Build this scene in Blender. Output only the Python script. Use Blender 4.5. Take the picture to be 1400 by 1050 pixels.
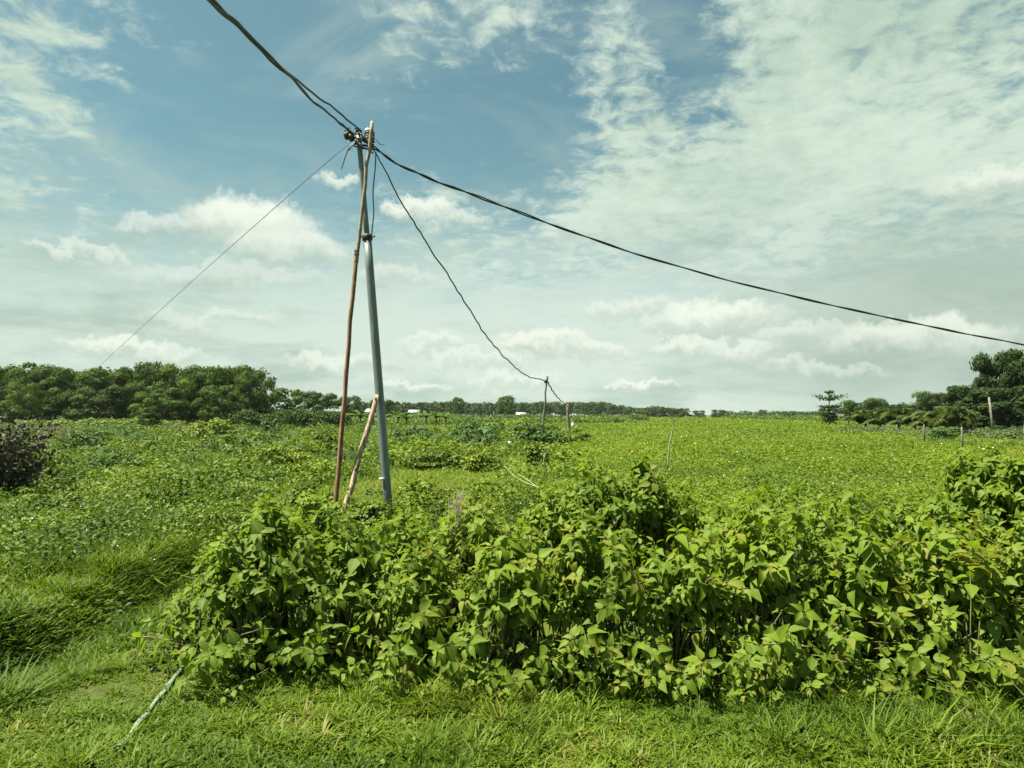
import bpy, math, random
import numpy as np
from mathutils import Matrix, Vector

random.seed(7)
rng = np.random.default_rng(11)
scene = bpy.context.scene
for o in list(bpy.data.objects):
    bpy.data.objects.remove(o)
COL = scene.collection

# ------------------------------------------------------------------ camera
EYE = 1.6
F, CX, CY, HOR = 950.0, 700.0, 525.0, 567.0        # photo geometry (1400 x 1050)
PITCH = math.atan((HOR - CY) / F)
cam_data = bpy.data.cameras.new('camera')
cam = bpy.data.objects.new('camera', cam_data)
COL.objects.link(cam)
cam.location = (0, 0, EYE)
cam.rotation_euler = (math.pi / 2 + PITCH, 0, 0)
cam_data.sensor_fit = 'HORIZONTAL'
cam_data.sensor_width = 36.0
cam_data.lens = 36.0 * F / 1400.0
cam_data.clip_start = 0.05
cam_data.clip_end = 6000
scene.camera = cam


def ray(px, py):
    """world direction seen at a photo pixel, scaled so that y == 1"""
    x, u = (px - CX) / F, (CY - py) / F
    c, s = math.cos(PITCH), math.sin(PITCH)
    d = np.array([x, c - u * s, s + u * c])
    return d / d[1]


def at(px, py, y):
    d = ray(px, py)
    return np.array([d[0] * y, y, EYE + d[2] * y])


def azel(px, py):
    d = ray(px, py)
    d = d / np.linalg.norm(d)
    return math.atan2(d[0], d[1]), math.asin(d[2])


# ------------------------------------------------------------------ light and exposure
EXPOSURE = 1.6
SUN_STRENGTH = 5.0
SUN_EL, SUN_AZ = math.radians(64), math.radians(-98)      # azimuth from +Y, negative = from the left
SKY_STRENGTH = 0.1
scene.view_settings.view_transform = 'Standard'
scene.view_settings.look = 'None'
scene.view_settings.exposure = EXPOSURE
scene.view_settings.gamma = 1.0
scene.view_settings.use_curve_mapping = False

sun_data = bpy.data.lights.new('sun', 'SUN')
sun_data.energy = SUN_STRENGTH
sun_data.angle = math.radians(0.9)
sun_data.color = (1.0, 0.96, 0.74)
sun = bpy.data.objects.new('sun', sun_data)
COL.objects.link(sun)
to_sun = Vector((math.sin(SUN_AZ) * math.cos(SUN_EL), math.cos(SUN_AZ) * math.cos(SUN_EL), math.sin(SUN_EL)))
sun.rotation_euler = to_sun.to_track_quat('Z', 'Y').to_euler()
sun.location = to_sun * 50


class NT:
    """small helper for building node trees"""
    def __init__(self, tree):
        self.t = tree
        self.n = tree.nodes
        self.l = tree.links

    def node(self, typ, **kw):
        n = self.n.new(typ)
        for k, v in kw.items():
            setattr(n, k, v)
        return n

    def put(self, sock, v):
        if isinstance(v, bpy.types.NodeSocket):
            self.l.new(v, sock)
        elif v is not None:
            sock.default_value = v

    def m(self, op, a, b=None, c=None, clamp=False):
        n = self.node('ShaderNodeMath', operation=op, use_clamp=clamp)
        for i, v in enumerate((a, b, c)):
            if v is not None:
                self.put(n.inputs[i], v)
        return n.outputs[0]

    def smooth(self, x, lo, hi):
        n = self.node('ShaderNodeMapRange', interpolation_type='SMOOTHSTEP')
        self.put(n.inputs[0], x)
        n.inputs[1].default_value, n.inputs[2].default_value = lo, hi
        return n.outputs[0]

    def noise(self, vec, scale, detail=6, rough=0.55, dist=0.0, out=0, lac=2.0):
        n = self.node('ShaderNodeTexNoise')
        if vec is not None:
            self.put(n.inputs['Vector'], vec)
        n.inputs['Scale'].default_value = scale
        n.inputs['Detail'].default_value = detail
        n.inputs['Roughness'].default_value = rough
        n.inputs['Lacunarity'].default_value = lac
        n.inputs['Distortion'].default_value = dist
        return n.outputs[out]

    def xyz(self, x, y, z):
        n = self.node('ShaderNodeCombineXYZ')
        for i, v in enumerate((x, y, z)):
            self.put(n.inputs[i], v)
        return n.outputs[0]

    def mix(self, f, a, b, typ='MIX'):
        n = self.node('ShaderNodeMix', data_type='RGBA', blend_type=typ)
        self.put(n.inputs[0], f)
        for s, v in ((n.inputs[6], a), (n.inputs[7], b)):
            if isinstance(v, tuple) and len(v) == 3:
                v = v + (1,)
            self.put(s, v)
        return n.outputs[2]

    def ramp(self, f, stops):
        n = self.node('ShaderNodeValToRGB')
        e = n.color_ramp.elements
        while len(e) < len(stops):
            e.new(0.5)
        for el, (p, c) in zip(e, stops):
            el.position = p
            el.color = tuple(c) + (1,)
        self.put(n.inputs[0], f)
        return n.outputs[0]


def build_world():
    w = bpy.data.worlds.new('World')
    scene.world = w
    w.use_nodes = True
    w.node_tree.nodes.clear()
    t = NT(w.node_tree)
    out = t.node('ShaderNodeOutputWorld')
    bg = t.node('ShaderNodeBackground')
    bg.inputs['Strength'].default_value = SKY_STRENGTH
    sky = t.node('ShaderNodeTexSky', sky_type='NISHITA')
    sky.sun_disc = False
    sky.sun_elevation = SUN_EL
    sky.sun_rotation = SUN_AZ
    sky.altitude = 0
    sky.air_density = 1.0
    sky.dust_density = 1.2
    sky.ozone_density = 1.6
    tc = t.node('ShaderNodeTexCoord')
    D = tc.outputs['Generated']
    sep = t.node('ShaderNodeSeparateXYZ')
    t.l.new(D, sep.inputs[0])
    x, y, z = sep.outputs
    el = t.m('ARCSINE', z)
    az = t.m('ARCTAN2', x, y)
    K = 1.0 / (SKY_STRENGTH * 2 ** EXPOSURE)           # display-linear to node colour
    kk = lambda c: tuple(v * K for v in c)
    base = t.mix(1.0, sky.outputs[0], (0.330, 0.449, 0.338), 'MULTIPLY')
    # high sheet: noise on a plane far above, so it flattens toward the horizon
    zz = t.m('ADD', t.m('MAXIMUM', z, 0.0), 0.16)
    P = t.xyz(t.m('DIVIDE', x, zz), t.m('DIVIDE', y, zz), 0.0)
    n1 = t.noise(P, 2.6, 8, 0.60, 0.35)
    nf = t.noise(P, 12.0, 8, 0.66, 0.35)
    n2 = t.noise(P, 1.3, 5, 0.55, 0.4)

    def gauss(px, py, rx, ry, amp, rot=0.0):
        a, e = azel(px, py)
        da, de = t.m('SUBTRACT', az, a), t.m('SUBTRACT', el, e)
        c, s = math.cos(rot), math.sin(rot)
        u = t.m('ADD', t.m('MULTIPLY', da, c), t.m('MULTIPLY', de, s))
        v = t.m('SUBTRACT', t.m('MULTIPLY', de, c), t.m('MULTIPLY', da, s))
        q = t.m('ADD', t.m('POWER', t.m('DIVIDE', u, rx / F), 2.0), t.m('POWER', t.m('DIVIDE', v, ry / F), 2.0))
        return t.m('MULTIPLY', t.m('EXPONENT', t.m('MULTIPLY', q, -1.0)), amp)
    bias = None
    for g in ((1270, 120, 300, 220, 0.50), (1010, 260, 190, 110, 0.24, 0.5), (835, 110, 62, 170, 0.24, 0.10), (555, 35, 80, 60, 0.27),
              (690, 30, 60, 70, 0.25), (25, 140, 70, 50, 0.28), (40, 30, 90, 50, 0.30), (150, 100, 90, 22, 0.18, -0.5), (250, 60, 90, 30, 0.10), (120, 185, 110, 22, 0.22, -0.55),
              (30, 290, 120, 60, 0.24), (870, 280, 230, 50, 0.30, 0.15), (640, 275, 110, 34, 0.22),
              (640, 160, 110, 60, -0.20), (330, 120, 170, 150, -0.28), (950, 70, 36, 120, -0.26, 0.25), (500, 360, 300, 40, 0.10),
              (720, 170, 50, 110, -0.18), (200, 250, 90, 60, -0.12)):
        v = gauss(*g)
        bias = v if bias is None else t.m('ADD', bias, v)
    # outside the frame the sheet goes on as broken cloud
    d1 = t.m('ADD', t.m('MULTIPLY', t.m('SUBTRACT', n1, 0.5), 1.5), t.m('MULTIPLY', t.m('SUBTRACT', nf, 0.5), 2.0))
    d1 = t.m('ADD', t.m('ADD', d1, t.m('MULTIPLY', bias, 1.55)), -0.20)
    a1 = t.m('MULTIPLY', t.smooth(d1, -0.14, 0.58), 0.96)
    thick = t.smooth(t.m('ADD', t.m('ADD', n2, t.m('MULTIPLY', t.m('SUBTRACT', nf, 0.5), 0.7)), t.m('MULTIPLY', t.smooth(d1, 0.5, 0.1), 0.10)), 0.27, 0.66)
    ccol = t.mix(thick, kk((0.49, 0.64, 0.52)), kk((0.72, 0.85, 0.715)))
    col = t.mix(a1, base, ccol)
    wisp = t.noise(t.xyz(t.m('MULTIPLY', az, 1.5), t.m('MULTIPLY', el, 4.0), 1.7), 2.2, 9, 0.62, 0.6)
    col = t.mix(t.m('ADD', 0.05, t.m('MULTIPLY', t.smooth(wisp, 0.45, 0.8), 0.42)), col, kk((0.60, 0.73, 0.62)))
    # hazy veil low down
    veil_n = t.noise(t.xyz(t.m('MULTIPLY', az, 2.6), t.m('MULTIPLY', el, 10.0), 0.3), 2.4, 10, 0.64, 0.25)
    veil = t.m('MULTIPLY', t.smooth(t.m('ADD', el, t.m('MULTIPLY', t.m('SUBTRACT', veil_n, 0.5), 0.34)), 0.37, 0.10), 0.96)
    streak = t.smooth(t.m('ADD', veil_n, gauss(680, 430, 420, 130, 0.26)), 0.38, 0.76)
    vcol = t.mix(streak, kk((0.46, 0.595, 0.515)), kk((0.72, 0.835, 0.74)))
    col = t.mix(veil, col, vcol)
    # the grey-green cloud bank over the right-hand wood
    bank = t.m('MULTIPLY', t.smooth(t.m('ADD', gauss(1420, 440, 330, 150, 1.0), t.m('MULTIPLY', t.m('SUBTRACT', veil_n, 0.5), 0.5)), 0.15, 0.9), 0.50)
    col = t.mix(bank, col, kk((0.385, 0.49, 0.40)))
    # heaps of cumulus
    w1 = t.noise(D, 9.0, 6, 0.6, 0.0, out=1)
    w2 = t.noise(D, 30.0, 7, 0.68, 0.0, out=1)
    def warp(i, amt1, amt2):
        s1, s2 = t.node('ShaderNodeSeparateXYZ'), t.node('ShaderNodeSeparateXYZ')
        t.l.new(w1, s1.inputs[0]); t.l.new(w2, s2.inputs[0])
        return t.m('ADD', t.m('MULTIPLY', t.m('SUBTRACT', s1.outputs[i], 0.5), amt1), t.m('MULTIPLY', t.m('SUBTRACT', s2.outputs[i], 0.5), amt2))
    azw = t.m('ADD', az, warp(0, 0.08, 0.075))
    elw = t.m('ADD', el, warp(1, 0.055, 0.065))
    dens = tops = None
    for (px, py, rx, ry, amp) in ((338, 312, 66, 32, 1.0), (392, 340, 60, 26, .8), (465, 250, 26, 9, .8), (570, 298, 44, 17, .95), (610, 308, 50, 14, .6),
                                  (740, 474, 62, 17, .9), (815, 482, 45, 14, .7), (975, 438, 72, 21, .95), (950, 476, 50, 15, .75), (1010, 480, 40, 13, .7),
                                  (1255, 462, 95, 22, .8), (1400, 240, 70, 15, .7), (165, 476, 55, 12, .85), (230, 486, 30, 9, .6), (480, 500, 60, 12, .5),
                                  (560, 526, 45, 8, .75), (880, 530, 42, 8, .9), (838, 536, 16, 5, .8), (650, 492, 60, 12, .5), (110, 345, 50, 9, .6),
                                  (230, 310, 60, 11, .55), (300, 380, 110, 15, .4), (1120, 505, 60, 9, .45), (700, 520, 60, 10, .6), (600, 470, 40, 12, .6), (440, 500, 40, 12, .7), (1090, 460, 50, 12, .5), (540, 380, 60, 14, .45), (860, 420, 50, 12, .5), (300, 440, 70, 10, .4)):
        a, e = azel(px, py)
        du = t.m('DIVIDE', t.m('SUBTRACT', azw, a), 1.42 * rx / F)
        dv = t.m('DIVIDE', t.m('SUBTRACT', elw, e), 1.55 * ry / F)
        q = t.m('ADD', t.m('MULTIPLY', du, du), t.m('MULTIPLY', dv, dv))
        dn = t.m('MULTIPLY', t.m('MULTIPLY', t.smooth(q, 1.0, 0.30), amp), t.smooth(dv, -0.95, 0.05))
        tp = t.m('MULTIPLY', dn, t.smooth(dv, -0.6, 0.5))
        dens = dn if dens is None else t.m('MAXIMUM', dens, dn)
        tops = tp if tops is None else t.m('MAXIMUM', tops, tp)
    cc = t.mix(t.m('DIVIDE', tops, t.m('MAXIMUM', dens, 0.01)), kk((0.50, 0.615, 0.52)), kk((0.92, 0.985, 0.86)))
    col = t.mix(t.m('MULTIPLY', dens, 0.97), col, cc)
    # below the horizon: plain ground colour
    col = t.mix(t.smooth(z, -0.01, -0.06), col, kk((0.10, 0.14, 0.06)))
    t.l.new(col, bg.inputs['Color'])
    t.l.new(bg.outputs[0], out.inputs[0])


build_world()

# ------------------------------------------------------------------ helpers
_H = rng.random((256, 256))


def vnoise(x, y, seed=0):
    x = np.asarray(x, float) + seed * 17.31
    y = np.asarray(y, float) + seed * 9.77
    xi, yi = np.floor(x).astype(int), np.floor(y).astype(int)
    fx, fy = x - xi, y - yi
    fx, fy = fx * fx * (3 - 2 * fx), fy * fy * (3 - 2 * fy)
    g = lambda i, j: _H[(xi + i) & 255, (yi + j) & 255]
    return (g(0, 0) * (1 - fx) + g(1, 0) * fx) * (1 - fy) + (g(0, 1) * (1 - fx) + g(1, 1) * fx) * fy


def fbm(x, y, scale, seed=0, oct=4):
    s, a, tot = 0, 1.0, 0
    f = 1.0 / scale
    for i in range(oct):
        s = s + a * vnoise(np.asarray(x) * f, np.asarray(y) * f, seed + i * 3)
        tot += a
        a *= 0.5
        f *= 2.03
    return s / tot


def nfbm(x, y, scale, seed=0, oct=4, k=2.2):
    return np.clip(0.5 + (fbm(x, y, scale, seed, oct) - 0.5) * k, 0, 1)


def sstep(x, a, b):
    t = np.clip((np.asarray(x, float) - a) / (b - a), 0, 1)
    return t * t * (3 - 2 * t)


BANK_X = -3.05


def hz(x, y):
    """height of the ground"""
    x, y = np.asarray(x, float), np.asarray(y, float)
    near = sstep(y, 3.5, 8) * (1 - sstep(y, 50, 110))
    h = 0.05 * (fbm(x, y, 1.4, 1, 3) - 0.5) + near * 0.30 * (fbm(x, y, 7.0, 2, 3) - 0.5)
    bank = (1 - sstep(x, BANK_X - 0.45, BANK_X - 0.05)) * sstep(y, 2.5, 4.5) * (1 - sstep(y, 9, 14))
    lip = np.exp(-((x - BANK_X - 0.08) / 0.2) ** 2) * sstep(y, 3.0, 4.2) * (1 - sstep(y, 6.3, 7.5))
    return h + 0.17 * bank - 0.08 * lip


def make_mesh(name, verts, faces, tint=None, uv=None, smooth=False, mat=None):
    """faces: (n,3) or (n,4) int array, or a list of such arrays"""
    if not isinstance(faces, list):
        faces = [faces]
    faces = [np.asarray(f, np.int32) for f in faces if len(f)]
    me = bpy.data.meshes.new(name)
    verts = np.asarray(verts, np.float32)
    loops = np.concatenate([f.ravel() for f in faces])
    counts = np.concatenate([np.full(len(f), f.shape[1], np.int32) for f in faces])
    starts = np.concatenate([[0], np.cumsum(counts)[:-1]]).astype(np.int32)
    me.vertices.add(len(verts))
    me.vertices.foreach_set('co', verts.ravel())
    me.loops.add(len(loops))
    me.loops.foreach_set('vertex_index', loops.astype(np.int32))
    me.polygons.add(len(counts))
    me.polygons.foreach_set('loop_start', starts)
    me.update(calc_edges=True)
    if smooth:
        me.polygons.foreach_set('use_smooth', np.ones(len(counts), bool))
    if tint is not None:
        a = me.attributes.new('tint', 'FLOAT', 'POINT')
        a.data.foreach_set('value', np.asarray(tint, np.float32))
    if uv is not None:
        ul = me.uv_layers.new(name='UVMap')
        ul.data.foreach_set('uv', np.asarray(uv, np.float32)[loops].ravel())
    if mat is not None:
        me.materials.append(mat)
    return me


def link(name, data, parent=None, loc=None):
    o = bpy.data.objects.new(name, data)
    COL.objects.link(o)
    if parent is not None:
        o.parent = parent
    if loc is not None:
        o.location = loc
    return o


def tag(o, label=None, cat=None, group=None, kind=None):
    if label: o['label'] = label
    if cat: o['category'] = cat
    if group: o['group'] = group
    if kind: o['kind'] = kind
    return o


def thing(name, loc, label, cat, group=None, rz=0.0):
    o = link(name, None, None, loc)
    o.rotation_euler = (0, 0, rz)
    o.empty_display_size = 0.2
    return tag(o, label, cat, group)


def copy_tree(root, parent=None):
    c = root.copy()
    COL.objects.link(c)
    if parent is not None:
        c.parent = parent
    for ch in root.children:
        copy_tree(ch, c)
    return c


def unit(v):
    return v / np.maximum(np.linalg.norm(v, axis=-1, keepdims=True), 1e-9)


def frames(along, nh):
    """rotation matrices with columns (across, along, normal)"""
    yv = unit(along)
    xv = unit(np.cross(yv, nh))
    zv = np.cross(xv, yv)
    return np.stack([xv, yv, zv], axis=-1)


def place(tv, tf, P, R, S, T=None, tuv=None):
    """copies of one template: returns verts, faces, tint per vertex, uv"""
    n, k = len(P), len(tv)
    S = np.asarray(S, float)
    if S.ndim == 1:
        S = np.repeat(S[:, None], 3, 1)
    loc = tv[None] * S[:, None, :]
    V = np.einsum('nij,nkj->nki', R, loc) + P[:, None, :]
    Fs = (tf[None] + (np.arange(n) * k)[:, None, None]).reshape(-1, tf.shape[1])
    t = None if T is None else np.repeat(T, k)
    uv = None if tuv is None else np.tile(tuv, (n, 1))
    return V.reshape(-1, 3), Fs, t, uv


def tube(pts, rad, sides=6, cap=True):
    pts = np.asarray(pts, float)
    n = len(pts)
    rad = np.broadcast_to(np.asarray(rad, float), (n,))
    tan = np.gradient(pts, axis=0)
    tan = unit(tan)
    ref = np.array([0.0, 0.0, 1.0]) if abs(tan[0][2]) < 0.9 else np.array([1.0, 0.0, 0.0])
    a = unit(np.cross(tan, ref))
    b = np.cross(tan, a)
    ang = np.arange(sides) * 2 * math.pi / sides
    V = pts[:, None, :] + rad[:, None, None] * (np.cos(ang)[None, :, None] * a[:, None, :] + np.sin(ang)[None, :, None] * b[:, None, :])
    V = V.reshape(-1, 3)
    i = np.arange(n - 1)[:, None] * sides
    j = np.arange(sides)[None, :]
    j2 = (j + 1) % sides
    q = np.stack([i + j, i + j2, i + sides + j2, i + sides + j], -1).reshape(-1, 4)
    fs = [q]
    if cap:
        V = np.vstack([V, pts[0], pts[-1]])
        c0, c1 = n * sides, n * sides + 1
        jj = np.arange(sides)
        t0 = np.stack([np.full(sides, c0), (jj + 1) % sides, jj], -1)
        t1 = np.stack([np.full(sides, c1), (n - 1) * sides + jj, (n - 1) * sides + (jj + 1) % sides], -1)
        fs.append(np.vstack([t0, t1]))
    return V, fs


class Geo:
    """collects pieces into one mesh"""
    def __init__(self):
        self.v, self.f3, self.f4, self.t, self.uv, self.n = [], [], [], [], [], 0

    def add(self, V, Fs, T=None, uv=None):
        if not isinstance(Fs, list):
            Fs = [Fs]
        for f in Fs:
            if len(f):
                (self.f3 if f.shape[1] == 3 else self.f4).append(np.asarray(f) + self.n)
        self.v.append(V)
        self.t.append(np.full(len(V), 0.5) if T is None else np.broadcast_to(T, (len(V),)))
        self.uv.append(np.zeros((len(V), 2)) if uv is None else uv)
        self.n += len(V)
        return self

    def tube(self, pts, rad, sides=6, T=None):
        V, fs = tube(pts, rad, sides)
        return self.add(V, fs, T)

    def box(self, c, s, R=None, T=None):
        V = np.array([[i, j, k] for i in (-.5, .5) for j in (-.5, .5) for k in (-.5, .5)]) * np.asarray(s, float)
        if R is not None:
            V = V @ np.asarray(R).T
        q = np.array([[0, 1, 3, 2], [4, 6, 7, 5], [0, 4, 5, 1], [2, 3, 7, 6], [0, 2, 6, 4], [1, 5, 7, 3]])
        return self.add(V + np.asarray(c, float), q, T)

    def mesh(self, name, mat, smooth=False):
        fs = []
        if self.f3: fs.append(np.vstack(self.f3))
        if self.f4: fs.append(np.vstack(self.f4))
        return make_mesh(name, np.vstack(self.v), fs, np.concatenate(self.t), np.vstack(self.uv), smooth, mat)

    def obj(self, name, mat, parent=None, smooth=False, loc=None):
        return link(name, self.mesh(name, mat, smooth), parent, loc)


# ------------------------------------------------------------------ materials
def new_mat(name):
    m = bpy.data.materials.new(name)
    m.use_nodes = True
    m.node_tree.nodes.clear()
    t = NT(m.node_tree)
    return m, t, t.node('ShaderNodeOutputMaterial')


def leaf_mat(name, stops, trans=0.35, rough=0.5, spec=0.3, veins=False, patch=0.0, patch_col=(0.09, 0.09, 0.02)):
    m, t, out = new_mat(name)
    at_ = t.node('ShaderNodeAttribute', attribute_name='tint')
    gr, gg, gb = (1.12, 1.25, 1.3) if 'tree' in name else (1.0, 1.07, 1.15)
    stops = [(p_, (c_[0] * gr, c_[1] * gg, c_[2] * gb)) for p_, c_ in stops]
    geo = t.node('ShaderNodeNewGeometry')
    col = t.ramp(at_.outputs['Fac'], stops)
    n = t.noise(geo.outputs['Position'], 1.3, 3, 0.5)
    col = t.mix(t.m('MULTIPLY', t.smooth(n, 0.35, 0.75), 0.35), col, stops[0][1])
    if patch:
        pn = t.noise(geo.outputs['Position'], 0.23, 4, 0.6)
        col = t.mix(t.m('MULTIPLY', t.smooth(pn, 0.5, 0.66), patch), col, patch_col)
    if veins:
        uv = t.node('ShaderNodeUVMap')
        s = t.node('ShaderNodeSeparateXYZ')
        t.l.new(uv.outputs[0], s.inputs[0])
        au = t.m('ABSOLUTE', s.outputs[0])
        w = t.m('FRACT', t.m('MULTIPLY', t.m('SUBTRACT', s.outputs[1], t.m('MULTIPLY', au, 0.45)), 6.0))
        side = t.m('MULTIPLY', t.smooth(t.m('ABSOLUTE', t.m('SUBTRACT', w, 0.5)), 0.38, 0.5), 0.30)
        mid = t.m('MULTIPLY', t.smooth(au, 0.09, 0.02), 0.45)
        col = t.mix(t.m('MAXIMUM', side, mid), col, (0.24, 0.28, 0.05))
        bl = t.noise(geo.outputs['Position'], 90.0, 2, 0.6)
        col = t.mix(t.m('MULTIPLY', t.smooth(bl, 0.62, 0.74), 0.35), col, (0.13, 0.10, 0.02))
    p = t.node('ShaderNodeBsdfPrincipled')
    t.l.new(col, p.inputs['Base Color'])
    p.inputs['Roughness'].default_value = rough
    p.inputs['Specular IOR Level'].default_value = spec
    tr = t.node('ShaderNodeBsdfTranslucent')
    tcol = t.mix(1.0, col, (1.25, 1.30, 0.55), 'MULTIPLY')
    t.l.new(tcol, tr.inputs[0])
    mx = t.node('ShaderNodeMixShader')
    mx.inputs[0].default_value = trans
    t.l.new(p.outputs[0], mx.inputs[1])
    t.l.new(tr.outputs[0], mx.inputs[2])
    t.l.new(mx.outputs[0], out.inputs[0])
    return m


def solid_mat(name, c1, c2, scale=6.0, rough=0.7, stretch=(1, 1, 1), c3=None, bump=0.0, spec=0.3, lo=0.38, hi=0.62, metallic=0.0):
    m, t, out = new_mat(name)
    tc = t.node('ShaderNodeTexCoord')
    mp = t.node('ShaderNodeMapping')
    mp.inputs['Scale'].default_value = stretch
    t.l.new(tc.outputs['Object'], mp.inputs[0])
    n = t.noise(mp.outputs[0], scale, 6, 0.6)
    col = t.mix(t.smooth(n, lo, hi), c1, c2)
    if c3:
        n3 = t.noise(mp.outputs[0], scale * 2.7, 5, 0.65)
        col = t.mix(t.smooth(n3, 0.56, 0.66), col, c3)
    p = t.node('ShaderNodeBsdfPrincipled')
    t.l.new(col, p.inputs['Base Color'])
    p.inputs['Roughness'].default_value = rough
    p.inputs['Metallic'].default_value = metallic
    p.inputs['Specular IOR Level'].default_value = spec
    if bump:
        b = t.node('ShaderNodeBump')
        b.inputs['Strength'].default_value = bump
        b.inputs['Distance'].default_value = 0.01
        t.l.new(n, b.inputs['Height'])
        t.l.new(b.outputs[0], p.inputs['Normal'])
    t.l.new(p.outputs[0], out.inputs[0])
    return m


def ground_mat():
    m, t, out = new_mat('ground_soil')
    geo = t.node('ShaderNodeNewGeometry')
    P = geo.outputs['Position']
    n1 = t.noise(P, 0.35, 6, 0.6)
    n2 = t.noise(P, 9.0, 6, 0.65)
    n3 = t.noise(P, 0.045, 4, 0.55)
    col = t.mix(t.smooth(n1, 0.38, 0.62), (0.045, 0.060, 0.012), (0.068, 0.094, 0.013))
    col = t.mix(t.smooth(n3, 0.5, 0.62), col, (0.080, 0.095, 0.018))
    col = t.mix(t.m('MULTIPLY', t.smooth(n2, 0.48, 0.66), 0.55), col, (0.07, 0.058, 0.03))
    p = t.node('ShaderNodeBsdfPrincipled')
    t.l.new(col, p.inputs['Base Color'])
    p.inputs['Roughness'].default_value = 0.95
    p.inputs['Specular IOR Level'].default_value = 0.1
    b = t.node('ShaderNodeBump')
    b.inputs['Strength'].default_value = 0.6
    b.inputs['Distance'].default_value = 0.04
    t.l.new(n2, b.inputs['Height'])
    t.l.new(b.outputs[0], p.inputs['Normal'])
    t.l.new(p.outputs[0], out.inputs[0])
    return m


M = {}
M['ground'] = ground_mat()
M['shrub'] = leaf_mat('shrub_leaf', [(0.0, (0.055, 0.100, 0.008)), (0.45, (0.108, 0.165, 0.011)), (0.8, (0.155, 0.212, 0.016)), (1.0, (0.21, 0.185, 0.03))], 0.46, 0.58, 0.22, veins=True)
M['grass'] = leaf_mat('grass_blade', [(0.0, (0.045, 0.082, 0.006)), (0.5, (0.100, 0.145, 0.009)), (0.85, (0.150, 0.185, 0.014)), (1.0, (0.22, 0.18, 0.06))], 0.32, 0.6, 0.18)
M['weed'] = leaf_mat('weed_leaf', [(0.0, (0.026, 0.054, 0.007)), (0.5, (0.092, 0.134, 0.011)), (0.85, (0.135, 0.178, 0.015)), (1.0, (0.21, 0.215, 0.02))], 0.24, 0.6, 0.2)
M['paddy'] = leaf_mat('paddy_leaf', [(0.0, (0.022, 0.060, 0.012)), (0.6, (0.034, 0.085, 0.014)), (1.0, (0.055, 0.11, 0.018))], 0.3, 0.6, 0.2)
M['dry_grass'] = leaf_mat('dry_grass_leaf', [(0.0, (0.085, 0.075, 0.030)), (0.6, (0.13, 0.12, 0.045)), (1.0, (0.20, 0.17, 0.08))], 0.2, 0.8, 0.1)
M['crop'] = leaf_mat('crop_leaf', [(0.0, (0.050, 0.088, 0.006)), (0.5, (0.105, 0.145, 0.009)), (0.85, (0.145, 0.182, 0.013)), (1.0, (0.18, 0.20, 0.02))], 0.3, 0.6, 0.2)
M['dark_weed'] = leaf_mat('dark_weed_leaf', [(0.0, (0.020, 0.050, 0.012)), (0.6, (0.045, 0.090, 0.024)), (1.0, (0.085, 0.135, 0.035))], 0.22, 0.62, 0.2)
M['tree'] = leaf_mat('tree_leaf', [(0.0, (0.028, 0.046, 0.009)), (0.5, (0.055, 0.086, 0.015)), (0.85, (0.088, 0.122, 0.021)), (1.0, (0.11, 0.135, 0.03))], 0.28, 0.7, 0.12)
M['tree_light'] = leaf_mat('light_tree_leaf', [(0.0, (0.040, 0.062, 0.012)), (0.5, (0.075, 0.110, 0.018)), (1.0, (0.12, 0.15, 0.03))], 0.28, 0.7, 0.12)
M['tree_deep'] = leaf_mat('deep_tree_leaf', [(0.0, (0.012, 0.021, 0.006)), (0.6, (0.025, 0.040, 0.009)), (1.0, (0.045, 0.065, 0.014))], 0.2, 0.7, 0.12)
M['tree_dark'] = leaf_mat('dark_tree_leaf', [(0.0, (0.020, 0.036, 0.009)), (0.6, (0.042, 0.068, 0.014)), (1.0, (0.072, 0.100, 0.022))], 0.25, 0.7, 0.12)
M['palm'] = leaf_mat('palm_leaf', [(0.0, (0.040, 0.062, 0.014)), (0.6, (0.075, 0.100, 0.024)), (1.0, (0.13, 0.145, 0.045))], 0.22, 0.6, 0.25)
M['banana'] = leaf_mat('banana_leaf', [(0.0, (0.030, 0.066, 0.012)), (0.6, (0.062, 0.112, 0.018)), (1.0, (0.11, 0.15, 0.03))], 0.3, 0.6, 0.2)
M['bark'] = solid_mat('bark', (0.075, 0.055, 0.038), (0.15, 0.12, 0.09), 12, 0.9, (1, 1, .3), bump=0.5)
M['stem'] = solid_mat('green_stem', (0.065, 0.080, 0.022), (0.13, 0.115, 0.05), 14, 0.7)
M['dead'] = solid_mat('dead_foliage', (0.046, 0.046, 0.031), (0.090, 0.090, 0.060), 9, 0.9)
M['dry'] = solid_mat('dry_twig', (0.10, 0.085, 0.06), (0.19, 0.16, 0.12), 20, 0.9)
M['straw'] = solid_mat('pale_straw', (0.20, 0.20, 0.11), (0.28, 0.27, 0.17), 9, 0.7)
M['pole'] = solid_mat('painted_steel', (0.110, 0.140, 0.148), (0.150, 0.182, 0.188), 5, 0.42, (3, 3, .4), c3=(0.080, 0.075, 0.060), bump=0.10, spec=0.45)
M['rust'] = solid_mat('rust_wood', (0.125, 0.060, 0.034), (0.22, 0.125, 0.080), 9, 0.9, (2, 2, .35), c3=(0.30, 0.23, 0.165), bump=0.8)
M['pale_wood'] = solid_mat('pale_wood', (0.17, 0.125, 0.09), (0.27, 0.23, 0.175), 14, 0.85, (1, 1, .4), c3=(0.12, 0.06, 0.035), bump=0.4)
M['worn_wood'] = solid_mat('worn_wood', (0.19, 0.11, 0.08), (0.36, 0.28, 0.215), 12, 0.9, (2, 2, .3), c3=(0.58, 0.52, 0.44), bump=0.5)
M['grey_wood'] = solid_mat('grey_wood', (0.10, 0.085, 0.07), (0.19, 0.17, 0.14), 9, 0.9, (2, 2, .3), bump=0.4)
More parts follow.
